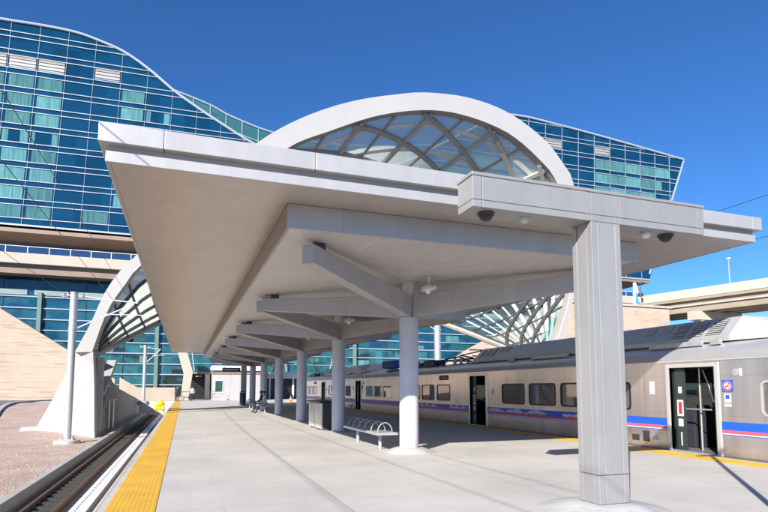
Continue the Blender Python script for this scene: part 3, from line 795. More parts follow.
    q = MB(); q.box(TX-.02, TX, 22.0, 22.08, .25, .48); q.box(TX-.02, TX, 19.1, 19.2, .25, .4); q.box(TX-.02, TX, 19.35, 19.45, 1.3, 1.5)
    q.build('handhold', M['steel'], t)
    # roof shroud with louvres
    ya, yb = 9.35, 21.5
    xo, xi = TX+.33, TX+.80
    def shroud(y0, y1):
        q = MB(); p = [(xo, 2.66), (xo, 2.78), (xi, 3.24), (xi+.08, 3.27), (2*TX+W-xi-.08, 3.27), (2*TX+W-xi, 3.24), (2*TX+W-xo, 2.78), (2*TX+W-xo, 2.66)]
        q.prism(p, 'Y', y0, y1); return q
    sh = shroud(ya, yb).build('roof_shroud', M['shroud'], t)
    # end fairings
    for yy0, d_ in ((ya, -1.15), (yb, .55)):
        q = MB()
        q.add([(xo, yy0, 2.66), (xo, yy0, 2.78), (xi, yy0, 3.25), (2*TX+W-xi, yy0, 3.25), (2*TX+W-xo, yy0, 2.78), (2*TX+W-xo, yy0, 2.66), (xo+.1, yy0+d_, 2.66), (2*TX+W-xo-.1, yy0+d_, 2.66), (xi, yy0+d_*.55, 3.05), (2*TX+W-xi, yy0+d_*.55, 3.05)],
              [(0, 1, 6), (1, 2, 8, 6), (2, 3, 9, 8), (3, 4, 7, 9), (4, 5, 7), (6, 8, 9, 7), (0, 6, 7, 5), (0, 5, 4, 3, 2, 1)])
        q.build('fairing', M['arch'], sh)
    nrm = Vector((-(3.24-2.78), 0, (xi-xo))).normalized()
    def louver(y0, y1, f0, f1):
        q = MB()
        P = lambda y, f_, o_: Vector((xo+(xi-xo)*f_, y, 2.78+(3.24-2.78)*f_))+nrm*o_
        q.cur = 0; q.add([P(y0, f0, .004), P(y1, f0, .004), P(y1, f1, .004), P(y0, f1, .004)], [(0, 1, 2, 3)])
        q.cur = 1; n = 7
        for k in range(n):
            a = f0+(f1-f0)*(k+.2)/n; e = f0+(f1-f0)*(k+.52)/n
            q.add([P(y0, a, .008), P(y1, a, .008), P(y1, e, .022), P(y0, e, .022)], [(0, 1, 2, 3)])
        q.build('louver', [M['black'], M['shroud']], sh)
    for y0 in (9.62, 10.14, 10.66): louver(y0, y0+.40, .10, .92)
    louver(11.22, 11.62, .5, .92); louver(11.78, 12.15, .5, .92)
    for y0 in (20.9, 20.45, 20.0): louver(y0, y0+.28, .15, .9)
    louver(19.5, 19.8, .5, .9); louver(19.05, 19.35, .5, .9)
    for y0, y1 in ((9.5, 9.75), (10.0, 11.6), (13.2, 13.6), (15, 17), (18.2, 18.5)): MB().box(TX+.20, TX+.30, y0, y1, 2.58, 2.70).build('mounting_rail', M['steel'], t)
    # pantograph and insulators behind the shroud
    q = MB()
    q.box(TX+.6, TX+2.4, 22.4, 22.5, 2.85, 2.93); q.box(TX+.6, TX+2.4, 24.6, 24.7, 2.85, 2.93); q.box(TX+.7, TX+.78, 22.4, 24.7, 2.85, 2.93); q.box(TX+2.3, TX+2.38, 22.4, 24.7, 2.85, 2.93)
    q.beam((TX+.9, 22.6, 2.95), (TX+1.2, 24.4, 3.15), .06, .06); q.beam((TX+2.2, 22.6, 2.95), (TX+1.9, 24.4, 3.15), .06, .06); q.beam((TX+1.2, 24.4, 3.15), (TX+1.5, 22.5, 3.3), .05, .05); q.box(TX+.7, TX+2.4, 22.4, 22.55, 3.28, 3.32)
    q.build('pantograph', M['dark'], t)
    for yy_, xx in ((22.3, TX+.5), (22.9, TX+.45), (23.6, TX+.5), (24.8, TX+.5), (25.4, TX+.45), (26.2, TX+.5)):
        MB().lathe([(.05, 0), (.11, .03), (.05, .07), (.12, .11), (.05, .15), (.11, .19), (.06, .24), (.08, .30)], (xx, yy_, 2.66), 10).build('insulator', M['steel_white'] if yy_ < 24 else M['dark'], t, True)
    q = MB(); q.box(TX+.35, TX+1.0, 25.7, 27.0, 2.66, 2.98); q.box(TX+.4, TX+1.0, 27.4, 28.3, 2.66, 2.9); q.build('equipment_box', M['dark'], t, bevel=.03)
    q = MB(); q.tube([(TX+.42, 21.8, 2.72), (TX+.42, 23, 3.0), (TX+.42, 24.4, 2.95), (TX+.42, 25.6, 2.74)], .035, 8); q.build('roof_cable', M['black'], t, True)
    for yc in (6.0, 25.4):
        q = MB()
        for xx in (TX+.86, TX+2.30): q.box(xx-.08, xx+.08, yc-1.7, yc+1.7, -1.05, -.75)
        q.box(TX+.9, TX+2.26, yc-.25, yc+.25, -1.0, -.6)
        bg = q.build('bogie', M['dark'], t)
        for dy in (-1.25, 1.25):
            for xx in (TX+.80, TX+2.24):
                w_ = MB().lathe([(.40, -.06), (.40, .06)], (0, 0, 0), 20); w_.v = [(xx+vz, yc+dy+vx, -.97+vy) for vx, vy, vz in w_.v]; w_.build('wheel', M['rust'], bg, True)
    q = MB(); q.beam((TX+.9, CY1, 1.0), (TX+.9, CY1+.36, 1.0), .9, 1.9); q.v = [(min(max(vx, TX+.9), TX+2.2) if False else vx, vy, vz) for vx, vy, vz in q.v]
    q = MB().box(TX+.95, TX+2.2, CY1+.001, CY1+.38, .0, 2.1); q.build('gangway_bellows', M['black'], t)
    return t
car = train_car(); car['label'] = 'nearest stainless steel train car with blue stripe and open doors at right'
base = car.location.copy()
car2 = dup(car, base+Vector((0, 27.4, 0)), 'farther stainless steel train car ahead, seen between the round columns')
for ch in [o_ for o_ in bpy.data.objects if o_.parent == car2 and o_.name.startswith('gangway')]:
    bpy.data.objects.remove(ch)
# blue tarpaulin on the far car roof
t = MB(); t.box(TX+.12, TX+1.0, 30.6, 33.0, 2.75, 3.22)
tag(t.build('tarpaulin_bundle', M['tarp'], bevel=.12), 'bright blue wrapped bundle on the farther train car roof', 'tarpaulin')

# ------------------------------------------------------------------ glass arch shell
FO = [(-6.0, 3.6), (-5.2, 5.2), (-4.5, 6.9), (-3.7, 8.2), (-2.8, 9.2), (0.1, 12.7), (3.5, 15.9), (6.1, 17.7), (9.1, 19.1), (12.3, 20.05), (14.3, 20.45), (17.2, 20.6), (20.3, 20.15), (23.4, 18.9), (25.3, 17.5), (26.2, 16.6), (27.3, 14.0), (27.85, 11.4), (27.95, 8.6), (27.5, 5.7), (26.9, 3.2)]
FI = [(-5.1, 3.65), (-4.3, 6.0), (-3.4, 7.5), (-2.6, 8.6), (0.9, 12.0), (5.2, 15.8), (8.0, 17.3), (11.1, 18.65), (14.4, 19.45), (17.3, 19.5), (20.5, 18.9), (23.2, 17.6), (24.8, 16.4), (26.4, 14.0), (27.3, 11.6), (27.6, 8.6), (27.2, 5.7), (26.6, 3.2)]
def catmull(P, n):
    P = [Vector((x, z)) for x, z in P]
    pts = [P[0]*2-P[1]]+P+[P[-1]*2-P[-2]]
    out = []
    for i in range(1, len(pts)-2):
        for k in range(12):
            u_ = k/12; a, b_, c, d = pts[i-1:i+3]
            out.append(.5*((2*b_)+(c-a)*u_+(2*a-5*b_+4*c-d)*u_*u_+(3*b_-a-3*c+d)*u_**3))
    out.append(P[-1])
    L_ = [0]
    for p, q in zip(out, out[1:]): L_.append(L_[-1]+(q-p).length)
    res = []; j = 0
    for k in range(n+1):
        s_ = L_[-1]*k/n
        while j < len(L_)-2 and L_[j+1] < s_: j += 1
        f_ = (s_-L_[j])/max(1e-9, L_[j+1]-L_[j]); res.append(out[j].lerp(out[j+1], min(1, max(0, f_))))
    return res
NT = 72
fo = catmull(FO, NT); fi = catmull(FI, NT)
def lift(p): return Vector((p.x, 36-.3*(p.y-3.5), p.y))
RIMN = Vector((0, 1, .3)).normalized()
shell = thing('glass_arch_canopy', 'tall white steel arch with glass roof shell rising behind the platform canopy', 'arch canopy', (11, 36, 0))
q = MB()
vs = []
for a, c in zip(fo, fi):
    A = lift(a); C = lift(c); vs += [A, C, C+RIMN*.75, A+RIMN*.9]
fs = []
for i in range(NT):
    for k in range(4):
        l = (k+1) % 4; fs.append((i*4+k, i*4+l, (i+1)*4+l, (i+1)*4+k))
fs += [(0, 1, 2, 3), (NT*4+3, NT*4+2, NT*4+1, NT*4)]
q.add(vs, fs); q.build('front_rim', M['arch'], shell, True)
# inner face of the rim, its shade put into a brown colour
q = MB(); vs = []
for c, a in zip(fi, fo):
    C = lift(c); d = (C-lift(a)).normalized(); vs += [C+d*.012+RIMN*.14, C+d*.012+RIMN*.74, C+d*.16+RIMN*.74, C+d*.16+RIMN*.45]
fs = [(i*4+k, i*4+(k+1) % 4, (i+1)*4+(k+1) % 4, (i+1)*4+k) for i in range(NT) for k in range(4)]+[(0, 1, 2, 3), (NT*4+3, NT*4+2, NT*4+1, NT*4)]
q.add(vs, fs); q.build('rim_inner_shade', M['rib'], shell, True)
def Bk(t):
    s_ = math.sin(PI*t); return Vector((-5.5+33*t, 36.5+20*s_, 3.3+9*s_))
# reparametrise by position along the front inner rim
FIv = [lift(p)+RIMN*.5 for p in fi]
def Fr(t):
    f_ = max(0, min(1, t))*NT; i = min(int(f_), NT-1); return FIv[i].lerp(FIv[i+1], f_-i)
def S(t, s):
    A = Fr(t); B = Bk(t); p = A.lerp(B, s); bul = 4*s*(1-s)*math.sin(PI*t)
    return p+Vector((0, 0, -1.2*bul))
GT, GS = 48, 16
q = MB()
vs = [S(i/GT, j/GS) for j in range(GS+1) for i in range(GT+1)]
fs = [(j*(GT+1)+i, j*(GT+1)+i+1, (j+1)*(GT+1)+i+1, (j+1)*(GT+1)+i) for j in range(GS) for i in range(GT)]
for nm, lo, hi in (('shell', 0, 39), ('shell_clear', 39, GT)):
    q = MB(); vs = [S(i/GT, j/GS) for j in range(GS+1) for i in range(lo, hi+1)]; w_ = hi-lo+1
    q.add(vs, [(j*w_+i, j*w_+i+1, (j+1)*w_+i+1, (j+1)*w_+i) for j in range(GS) for i in range(hi-lo)])
    q.build('glazing', M[nm], shell, 'all')
def ribpath(pts, w, h, name, m, off=-.12):
    q = MB(); V = []; n = len(pts)
    for k, (t_, s_) in enumerate(pts):
        p = S(t_, s_); e = .004
        tu = S(min(1, t_+e), s_)-S(max(0, t_-e), s_); tv = S(t_, min(1, s_+e))-S(t_, max(0, s_-e))
        nr = tu.cross(tv)
        nr = nr.normalized() if nr.length > 1e-9 else Vector((0, 0, 1))
        if nr.z > 0: nr = -nr          # pointing down/inside
        k0 = max(0, k-1); k1 = min(n-1, k+1)
        d = (S(*pts[k1])-S(*pts[k0])).normalized(); r = d.cross(nr).normalized()*w/2
        a = p+nr*.03; b_ = p+nr*(.03+h)
        V += [a-r, a+r, b_+r, b_-r]
    F = [(i*4+k, i*4+(k+1) % 4, (i+1)*4+(k+1) % 4, (i+1)*4+k) for i in range(n-1) for k in range(4)]+[(0, 1, 2, 3), ((n-1)*4+3, (n-1)*4+2, (n-1)*4+1, (n-1)*4)]
    q.add(V, F); return q.build(name, m, shell)
def diag(t0, dirn, nmax=1.0, dt=.155, reach=None):
    """heavy rib from (t0,0) running to s=1 while t shifts"""
    pts = []
    for k in range(25):
        s_ = k/24; t_ = t0+dirn*s_*(dt*3.4)
        if t_ < .02 or t_ > .98: break
        pts.append((t_, s_))
    return pts
step = 1/10.5
def ribline(t0, k_):
    pts = []
    for k in range(49):
        s_ = k/48; t_ = t0+k_*s_
        if .17 < t_ < .82: pts.append((t_, s_))
    return pts
KA, KB = 1.0, -.18
for i in range(-11, 11):
    pts = ribline((i+.30)*step, KA)
    if len(pts) > 3: ribpath(pts, .30, .30, 'rib', M['rib'])
for i in range(0, 13):
    pts = ribline((i+.42)*step, KB)
    if len(pts) > 3: ribpath(pts, .26, .26, 'rib', M['rib_lit'])
    pts = ribline((i+.92)*step, KB)
    if len(pts) > 3: ribpath(pts, .13, .14, 'glazing_bar', M['rib'])
# pale sunshade strips running along the shell through the rib nodes
for j in range(11):
    s_ = (.5+j)*step/(KA-KB)*.98
    if s_ > .95: break
    pts = [(.17+.815*k/40, s_) for k in range(41)]
    ribpath(pts, .28 if j < 6 else .12, .05, 'sunshade_strip', M['strip'])
# finer grid of bars near both feet of the shell
for k in range(6):
    for lo in (.030, .825):
        t_ = lo+.028*k
        ribpath([(t_, .01+.98*j/20) for j in range(21)], .10, .12, 'glazing_bar', M['rib_dark'])
for s_ in (.16, .36, .56, .76, .93):
    for lo in (.015, .82):
        ribpath([(lo+.165*j/16, s_) for j in range(17)], .14, .16, 'glazing_bar', M['rib_dark'])
for k in range(4):
    pts = [(.83+.03*k+.11*j/12, .02+.9*j/12) for j in range(13)]
    ribpath([p for p in pts if p[0] < .985], .24, .24, 'rib', M['rib_dark'])
# back rim
q = MB(); bp_ = [Bk(k/40) for k in range(41)]
for p, r in zip(bp_, bp_[1:]): pass
q.tube(bp_, .28, 8); q.build('back_rim', M['rib'], shell, True)

# ------------------------------------------------------------------ concrete abutment at left
t = thing('concrete_abutment', 'pale flared concrete abutment carrying the left foot of the arch', 'abutment', (-6, 38, -1.3))
q = MB(); V = []; K = 10
for k in range(K+1):
    s_ = k/K           # 0 top, 1 bottom
    z = 3.66-4.98*s_; g = s_**1.25
    A = Vector((-5.05+.75*math.sin(s_*PI)*.18+.29*s_**3, 35.95-.05*s_, z)); A.x += -.0
    B_ = Vector((-6.05-3.55*g, 36.1+8.2*g, z))
    C = Vector((-6.0-.6*g, 37.3+9.0*g, z)); D = Vector((-5.02+.3*s_, 37.2+4.5*g, z))
    V += [A, B_, C, D]
F = [(i*4+k, i*4+(k+1) % 4, (i+1)*4+(k+1) % 4, (i+1)*4+k) for i in range(K) for k in range(4)]+[(0, 1, 2, 3), (K*4+3, K*4+2, K*4+1, K*4)]
q.add(V, F); q.build('pylon', M['concrete_white'], t, True)
q = MB().hexa([(-10.3, 43.2, -1.6), (-9.0, 43.3, -1.6), (-6.3, 46.8, -1.6), (-9.6, 46.5, -1.6)], [(-10.2, 43.3, -1.08), (-9.1, 43.4, -1.08), (-6.3, 46.7, -1.08), (-9.6, 46.3, -1.08)])
q.build('footing', M['concrete_white'], t, bevel=.05)
# steel springing bracket between abutment and retaining wall
q = MB(); q.beam((-4.75, 37.3, 1.2), (-4.6, 41.2, 3.3), .55, .28); q.beam((-4.8, 37.4, .0), (-4.7, 40.0, 1.6), .4, .2); q.box(-4.95, -4.6, 37.0, 37.5, -1.0, 3.4)
q.build('springing_bracket', M['concrete'], t, bevel=.02)

# curved retaining wall along the far track
prof = [(39.6, 3.35), (41.0, 3.15), (42.5, 2.7), (44.5, 2.0), (48, 1.55), (52.8, 1.28), (58, .95), (64, .62), (68.5, .32), (71.9, .1)]
poly = [(39.6, -1.7)]+prof+[(71.9, -1.7)]
q = MB().prism(poly, 'X', -5.4, -4.9)
tag(q.build('retaining_wall', add_seams(mat('retaining_concrete', (.40, .36, .32), .85, 0, .12, .6), 4, 0, 0, 0, 'Y', .04, .6)), 'shaded concrete retaining wall sloping down behind the left track', 'wall')
# stainless twin posts
t = thing('twin_bollard', 'pair of slim stainless posts in the shade beside the abutment', 'post', (-4.55, 40.8, -1.3))
for dx in (0, .26):
    MB().tube([(-4.62+dx, 40.8, -1.3), (-4.62+dx, 40.8, .75)], .06, 10).build('post', M['stainless'], t, True)
MB().box(-4.75, -4.2, 40.7, 40.9, .74, .82).build('cap', M['stainless'], t)

# ------------------------------------------------------------------ catenary poles and wires
def cat_pole(x, y, zb, zt, lab, arm=1, r=.19, L_=3.1):
    t = thing('catenary_pole', lab, 'pole', (x, y, zb), 'overhead line poles')
    MB().lathe([(r, zb+.22), (r*.95, zt)], (x, y, 0), 18).build('mast', M['steel'], t, True)
    MB().lathe([(r*1.1, zt), (r*1.1, zt+.05), (.02, zt+.09)], (x, y, 0), 16).build('cap', M['steel'], t, True)
    q = MB().lathe([(.62, zb-.2), (.62, zb+.16), (.60, zb+.18)], (x, y, 0), 24); q.build('foundation', M['concrete_white'], t, True)
    q = MB().box(x-.33, x+.33, y-.33, y+.33, zb+.18, zb+.23)
    for sx_ in (-1, 1):
        for sy_ in (-1, 1): q.tube([(x+sx_*.26, y+sy_*.26, zb+.2), (x+sx_*.26, y+sy_*.26, zb+.36)], .03, 6)
    q.build('anchor_plate', M['steel'], t)
    MB().lathe([(r*1.08, zt-1.95), (r*1.08, zt-1.85)], (x, y, 0), 16).build('band', M['steel'], t, True)
    a = arm
    MB().tube([(x-.55*a, y, zt-.08), (x+L_*a, y, zt-.36)], .032, 8).build('cantilever_tube', M['steel_white'], t, True)
    MB().tube([(x+.1*a, y, zt-1.9), (x+.95*L_*a, y, zt-.40)], .03, 8).build('brace_tube', M['steel_white'], t, True)
    MB().tube([(x+.5*L_*a, y, zt-1.05), (x+1.25*L_*a, y, zt-1.02)], .022, 8).build('steady_arm', M['steel_white'], t, True)
    for p in ((x-.45*a, zt-.14), (x+.42*a, zt-.14)):
        MB().lathe([(.05, -.14), (.1, -.1), (.05, -.05), (.1, 0), (.05, .05), (.1, .1), (.05, .14)], (p[0], y, p[1]), 10).build('insulator', M['steel'], t, True)
    return t
cat_pole(-5.62, 32.8, -1.31, 6.55, 'grey overhead line pole standing on pink gravel at left')
cat_pole(-4.15, 66.3, -.1, 6.2, 'distant overhead line pole at the end of the left track', r=.17, L_=1.6)
cat_pole(17.1, 36.0, -1.75, 7.6, 'white overhead line pole behind the train right of the nearest round column', arm=-1, r=.25)
def wire(pts, lab, name='overhead_wire', r=.008, g='overhead line wires'):
    tag(MB().tube(pts, r, 6).build(name, M['dark']), lab, 'wire', g)
def span(x, y0, y1, z0, z1, sag, n=14):
    return [(x, y0+(y1-y0)*k/n, z0+(z1-z0)*k/n-sag*4*(k/n)*(1-k/n)) for k in range(n+1)]
wire(span(-2.9, -12, 66, 6.38, 6.3, .03), 'upper messenger wire over the left track')
wire(span(-2.9, -12, 66, 5.28, 5.2, .02), 'lower contact wire over the left track')
wire(span(-5.62, -12, 32.8, 5.75, 6.2, .18), 'feeder wire running to the pole on the gravel')
wire(span(13.2, -12, 66, 6.27, 6.2, .03), 'upper messenger wire over the train')
wire(span(13.2, -12, 66, 5.25, 5.2, .02), 'lower contact wire over the train')

# ------------------------------------------------------------------ stone walls
def stonewall(name, poly, y0, y1, lab, m='slotstone'):
    q = MB().prism(poly, 'Y', y0, y1); tag(q.build(name, M[m], bevel=.05), lab, 'wall')
stonewall('sandstone_wall', [(-75, -.5), (-8.5, -.5), (-8.5, 2.7), (-21.75, 11.43), (-27, 14.5), (-75, 14.5)], 80, 81.5, 'big beige sandstone wall with sloping top at far left')
stonewall('sandstone_wall', [(46, -1.79), (100, -1.79), (100, 18.9), (75, 18.9), (68.6, 18.1), (50.4, 8.7), (46, 6.0)], 92, 94, 'beige sandstone wall with sloping top behind the train at right')
stonewall('low_stone_wall', [(-7.2, 0), (-1.0, 0), (-1.0, 1.6), (-5.2, 1.6), (-7.2, 2.8)], 72.3, 72.9, 'low beige stone wall at the end of the left track', 'stone')
o = MB().box(74, 100.3, 91.7, 97, 18.95, 19.4).build('wall_coping', M['ledge']); tag(o, 'pale coping slab on top of the right sandstone wall', 'coping')

# ------------------------------------------------------------------ hotel
hotel = thing('hotel_building', 'large curved blue glass hotel with a swooping white roofline', 'building', (40, 110, 0))
KX = -.042; Y00 = 110.; SH = .035
def FY(x): return Y00+KX*x
ROOF = [(-75, 66.8), (-50, 67.3), (-34.3, 67.3), (-28, 67.4), (-22.3, 67.2), (-18, 66.3), (-13.7, 64.9), (-9.1, 62.2), (-4.4, 58.7), (.4, 55.8), (5.3, 53.1), (11.2, 50.1), (18, 47.5), (26, 46.2), (34, 47), (44, 51), (56, 58.5), (66, 64.3), (71.75, 65.4), (82.5, 64.7), (97.6, 63.3), (120.1, 60.9)]
RP = catmull(ROOF, 300)
def roofz(x):
    for a, c in zip(RP, RP[1:]):
        if a.x <= x <= c.x: return a.y+(c.y-a.y)*(x-a.x)/max(1e-9, c.x-a.x)
    return RP[0].y if x < RP[0].x else RP[-1].y
ZB = 29.9
XR_T, XR_B = 120.1, 108.5
def xright(z): return XR_B+(XR_T-XR_B)*max(0, min(1.1, (z-31.4)/(60.9-31.4)))
def zb(x): return 30.0-1.7*max(0, (x+31))/140
def HP(x, z, o=0.): return (x+SH*(z-29), FY(x)-o, z)
q = MB(); xs = [-75+1.0*k for k in range(0, 196)]
xs = [x for x in xs if x < XR_B]
for a, c in zip(xs, xs[1:]):
    q.add([HP(a, zb(a)), HP(c, zb(c)), HP(c, roofz(c)), HP(a, roofz(a))], [(0, 1, 2, 3)])
xl = xs[-1]; n = 8
for k in range(n):
    f0, f1 = k/n, (k+1)/n
    b0 = xl+(XR_B-xl)*f0; b1 = xl+(XR_B-xl)*f1; t0 = xl+(XR_T-xl)*f0; t1 = xl+(XR_T-xl)*f1
    q.add([HP(b0, zb(b0)), HP(b1, zb(b1)), HP(t1, roofz(t1)), HP(t0, roofz(t0))], [(0, 1, 2, 3)])
# depth: end wall, back wall and roof closing
TK = 16.
def HB(x, z): p = HP(x, z); return (p[0], p[1]+TK, p[2])
q.add([HP(XR_B, zb(XR_B)), HB(XR_B, zb(XR_B)), HB(XR_T, roofz(XR_T)), HP(XR_T, roofz(XR_T))], [(0, 1, 2, 3)])
q.add([HP(-75, ZB), HP(-75, roofz(-75)), HB(-75, roofz(-75)), HB(-75, ZB)], [(0, 1, 2, 3)])
q.build('glass_facade', M['hglass'], hotel)
# back tower wall with higher saddle roofline
BACK = [(-75, 72), (-30, 72.3), (-14, 70.6), (2, 67.0), (8.4, 64.6), (18, 62.3), (30, 61.6), (44, 63.0), (58, 65.4), (70, 67), (100, 66.5), (112, 64.5)]
BPt = catmull([(x, z-1.3) for x, z in BACK], 150)
q = MB(); YB_ = 126.
for a, c in zip(BPt, BPt[1:]):
    q.add([(a.x, YB_, ZB), (c.x, YB_, ZB), (c.x, YB_, c.y), (a.x, YB_, a.y)], [(0, 1, 2, 3)])
    q.add([(a.x, YB_+1.5, ZB), (c.x, YB_+1.5, ZB), (c.x, YB_+1.5, c.y), (a.x, YB_+1.5, a.y)], [(3, 2, 1, 0)])
q.build('rear_facade', M['hback'], hotel)
q = MB(); q.tube([(p.x, YB_-.1, p.y+.1) for p in BPt], .22, 6); q.tube([(p.x, YB_-.1, p.y-3.2) for p in BPt], .12, 6)
for k in range(0, 150, 3): q.box(BPt[k].x-.08, BPt[k].x+.08, YB_-.15, YB_, BPt[k].y-7, BPt[k].y)
q.build('rear_mullion', M['mullion'], hotel)
# roof edge
q = MB(); q.tube([HP(p.x, p.y+.15, .15) for p in RP], .27, 8); q.build('roof_edge', M['mullion'], hotel, True)
# roof deck between both facades
q = MB()
for a, c in zip(RP[::4], RP[4::4]):
    q.add([HP(a.x, a.y), HP(c.x, c.y), HB(c.x, c.y), HB(a.x, a.y)], [(0, 1, 2, 3)])
q.build('roof_deck', M['roofgrey'], hotel)
# mullions
PITCH = 4.62; XB0 = -32.45-2*PITCH*5
FLOORS = []; ztop = 51.88
lines = []
for k in range(-6, 6):
    zt = 51.88+k*3.45 if False else 51.88+k*3.42
    lines += [zt, zt-1.02]
lines = [z for z in lines if z > ZB+.6]
def xlimits(z):
    iv = []; cur = None; x = -75.
    while x <= 120.1:
        ok = roofz(min(x, 120)) > z+.1 and x < xright(z)-.15
        if ok and cur is None: cur = x
        if (not ok or x+.5 > 120.1) and cur is not None: iv.append((cur, x)); cur = None
        x += .5
    return iv
q = MB()
for z in lines:
    for a, c in xlimits(z):
        r_ = .10
        a_, c_ = HP(a, z, .1), HP(c, z, .1)
        q.beam(a_, c_, .16, r_*1.3)
q.beam(HP(-75, zb(-75)+.15, .12), HP(-31, zb(-31)+.15, .12), .25, .3); q.beam(HP(-31, zb(-31)+.15, .12), HP(XR_B, zb(XR_B)+.15, .12), .25, .3)
q.build('horizontal_mullion', M['mullion'], hotel)
BAYS = [-75+.0]
q = MB(); bx = -32.45
bx = [(-32.45)+k*4.62 for k in range(-9, 33)]
for x in bx:
    if x > XR_B: 
        # mullions in the flared end follow the slope
        zt_ = roofz(min(120, x)); z0_ = 31.4+(x-XR_B)/(XR_T-XR_B)*29.5+.6
        if z0_ < zt_-.5: q.beam(HP(x, z0_, .08), HP(x, zt_, .08), .05, .10, (0, 1, 0))
    else:
        q.beam(HP(x, zb(x), .08), HP(x, roofz(x), .08), .05, .10, (0, 1, 0))
q.build('vertical_mullion', M['mullion'], hotel)
q = MB(); q.beam(HP(XR_B, ZB, .05), HP(XR_T, roofz(XR_T), .05), .35, .35, (0, 1, 0)); q.build('end_trim', M['mullion'], hotel)
# curtained windows: (bay, floor index, x fraction start, end)
def wz(k): return 51.88+k*3.42-1.02-2.26, 51.88+k*3.42-1.02-.14      # window row below line pair k
wins = []
for k in range(-5, 4):
    for bay in (-2, -1, 0, 1): wins.append((bay, k, .10, .93))
wins = [w for w in wins if not (w[1] == -1 and w[0] in (0, 1)) ]
wins += [(0, -1, .05, .26), (0, -1, .66, .93), (1, -1, .05, .16), (1, -1, .74, .95)]
for k in (0, 1, 2): wins.append((4, k, .10, .92))
wins += [(5, 0, .06, .30), (5, 0, .70, .95), (5, 1, .06, .22), (5, 1, .72, .95), (6, 0, .05, .95), (3, -5, .05, .95), (4, -3, .05, .6), (4, -4, .1, .5)]
for bay in range(18, 33):       # right wing rows and those seen through the arch glass
    for k in (0, 1, 2):
        if bay < 27 and k == 2: continue
        if bay == 31 and k == 1: wins.append((bay, k, .06, .45)); continue
        if bay == 26 or bay == 25: continue
        wins.append((bay, k, .06, .97))
for bay in range(27, 31): wins.append((bay, -1, .06, .97))
wins += [(b_, k_, .06, .97) for b_ in range(25, 31) for k_ in (-5, -6)]
cnt = 0
for bay, k, f0, f1 in wins:
    x0 = -32.45+4.62*bay; a, c = x0+4.62*f0, x0+4.62*f1; z0, z1 = wz(k)
    if z1 > min(roofz(a), roofz(min(119, c)))-.4 or c > xright(z0)-.2 or z0 < ZB+.3: continue
    cnt += 1
    if cnt > 98: break
    q = MB(); q.hexa([HP(a, z0, .0), HP(c, z0, .0), HP(c, z0, .05), HP(a, z0, .05)], [HP(a, z1, .0), HP(c, z1, .0), HP(c, z1, .05), HP(a, z1, .05)])
    q.build('window', M['curtain'], hotel)
for bay, k in ((-2, 3), (-1, 3), (0, 3), (1, 3), (3, 3), (27, 3), (24, 3), (17, 2)):
    x0 = -32.45+4.62*bay; a, c = x0+.25, x0+4.4; z0, z1 = wz(k)
    z0 += .15; z1 -= .05
    if z1 > roofz(a)-.5: continue
    q = MB()
    q.hexa([HP(a, z0, .0), HP(c, z0, .0), HP(c, z0, .06), HP(a, z0, .06)], [HP(a, z1, .0), HP(c, z1, .0), HP(c, z1, .06), HP(a, z1, .06)])
    q.cur = 1
    for j in range(3):
        zz_ = z0+(z1-z0)*(j+.5)/3.
        q.beam(HP(a, zz_, .12), HP(c, zz_, .12), .16, .12)
    q.cur = 2; q.beam(HP(a, z1-.2, .14), HP(c, z1-.2, .14), .1, .42)
    q.build('vent_louver', [M['louver'], M['louver'], M['brown']], hotel)
# hotel underside, recessed terrace storey, slab edge, railing, lower glass
q = MB(); 
q.hexa([HP(-75, zb(-75)-.7, .05), HP(XR_B, zb(XR_B)-.7, .05), HB(XR_B, zb(XR_B)-.7), HB(-75, zb(-75)-.7)], [HP(-75, zb(-75)-.01, .05), HP(XR_B, zb(XR_B)-.01, .05), HB(XR_B, zb(XR_B)-.01), HB(-75, zb(-75)-.01)])
q.build('tower_soffit', M['brown'], hotel)
MB().box(-75, 98, 118, 119, 22.4, 27.4).build('terrace_glazing', M['podglass'], hotel)
q = MB()
for x in range(-74, 98, 6): q.box(x, x+.25, 117.7, 118, 22.4, 27.4)
q.build('terrace_mullion', M['rib'], hotel)
q = MB().box(-80, 98, 100, 120, 21.15, 22.85); q.build('terrace_slab', M['ledge'], hotel, bevel=.08)
q = MB().box(-80, 97.8, 100.9, 119.5, 19.7, 21.145); q.build('terrace_downstand', M['brown'], hotel)
q = MB(); 
for x in range(-78, 98, 3): q.box(x-.05, x+.05, 100.2, 100.3, 22.85, 23.95)
q.box(-80, 97.9, 100.19, 100.31, 23.92, 24.0); q.build('terrace_railing', M['steel_white'], hotel)
MB().box(-80, 97.9, 100.24, 100.26, 22.9, 23.88).build('railing_glass', M['railglass'], hotel)
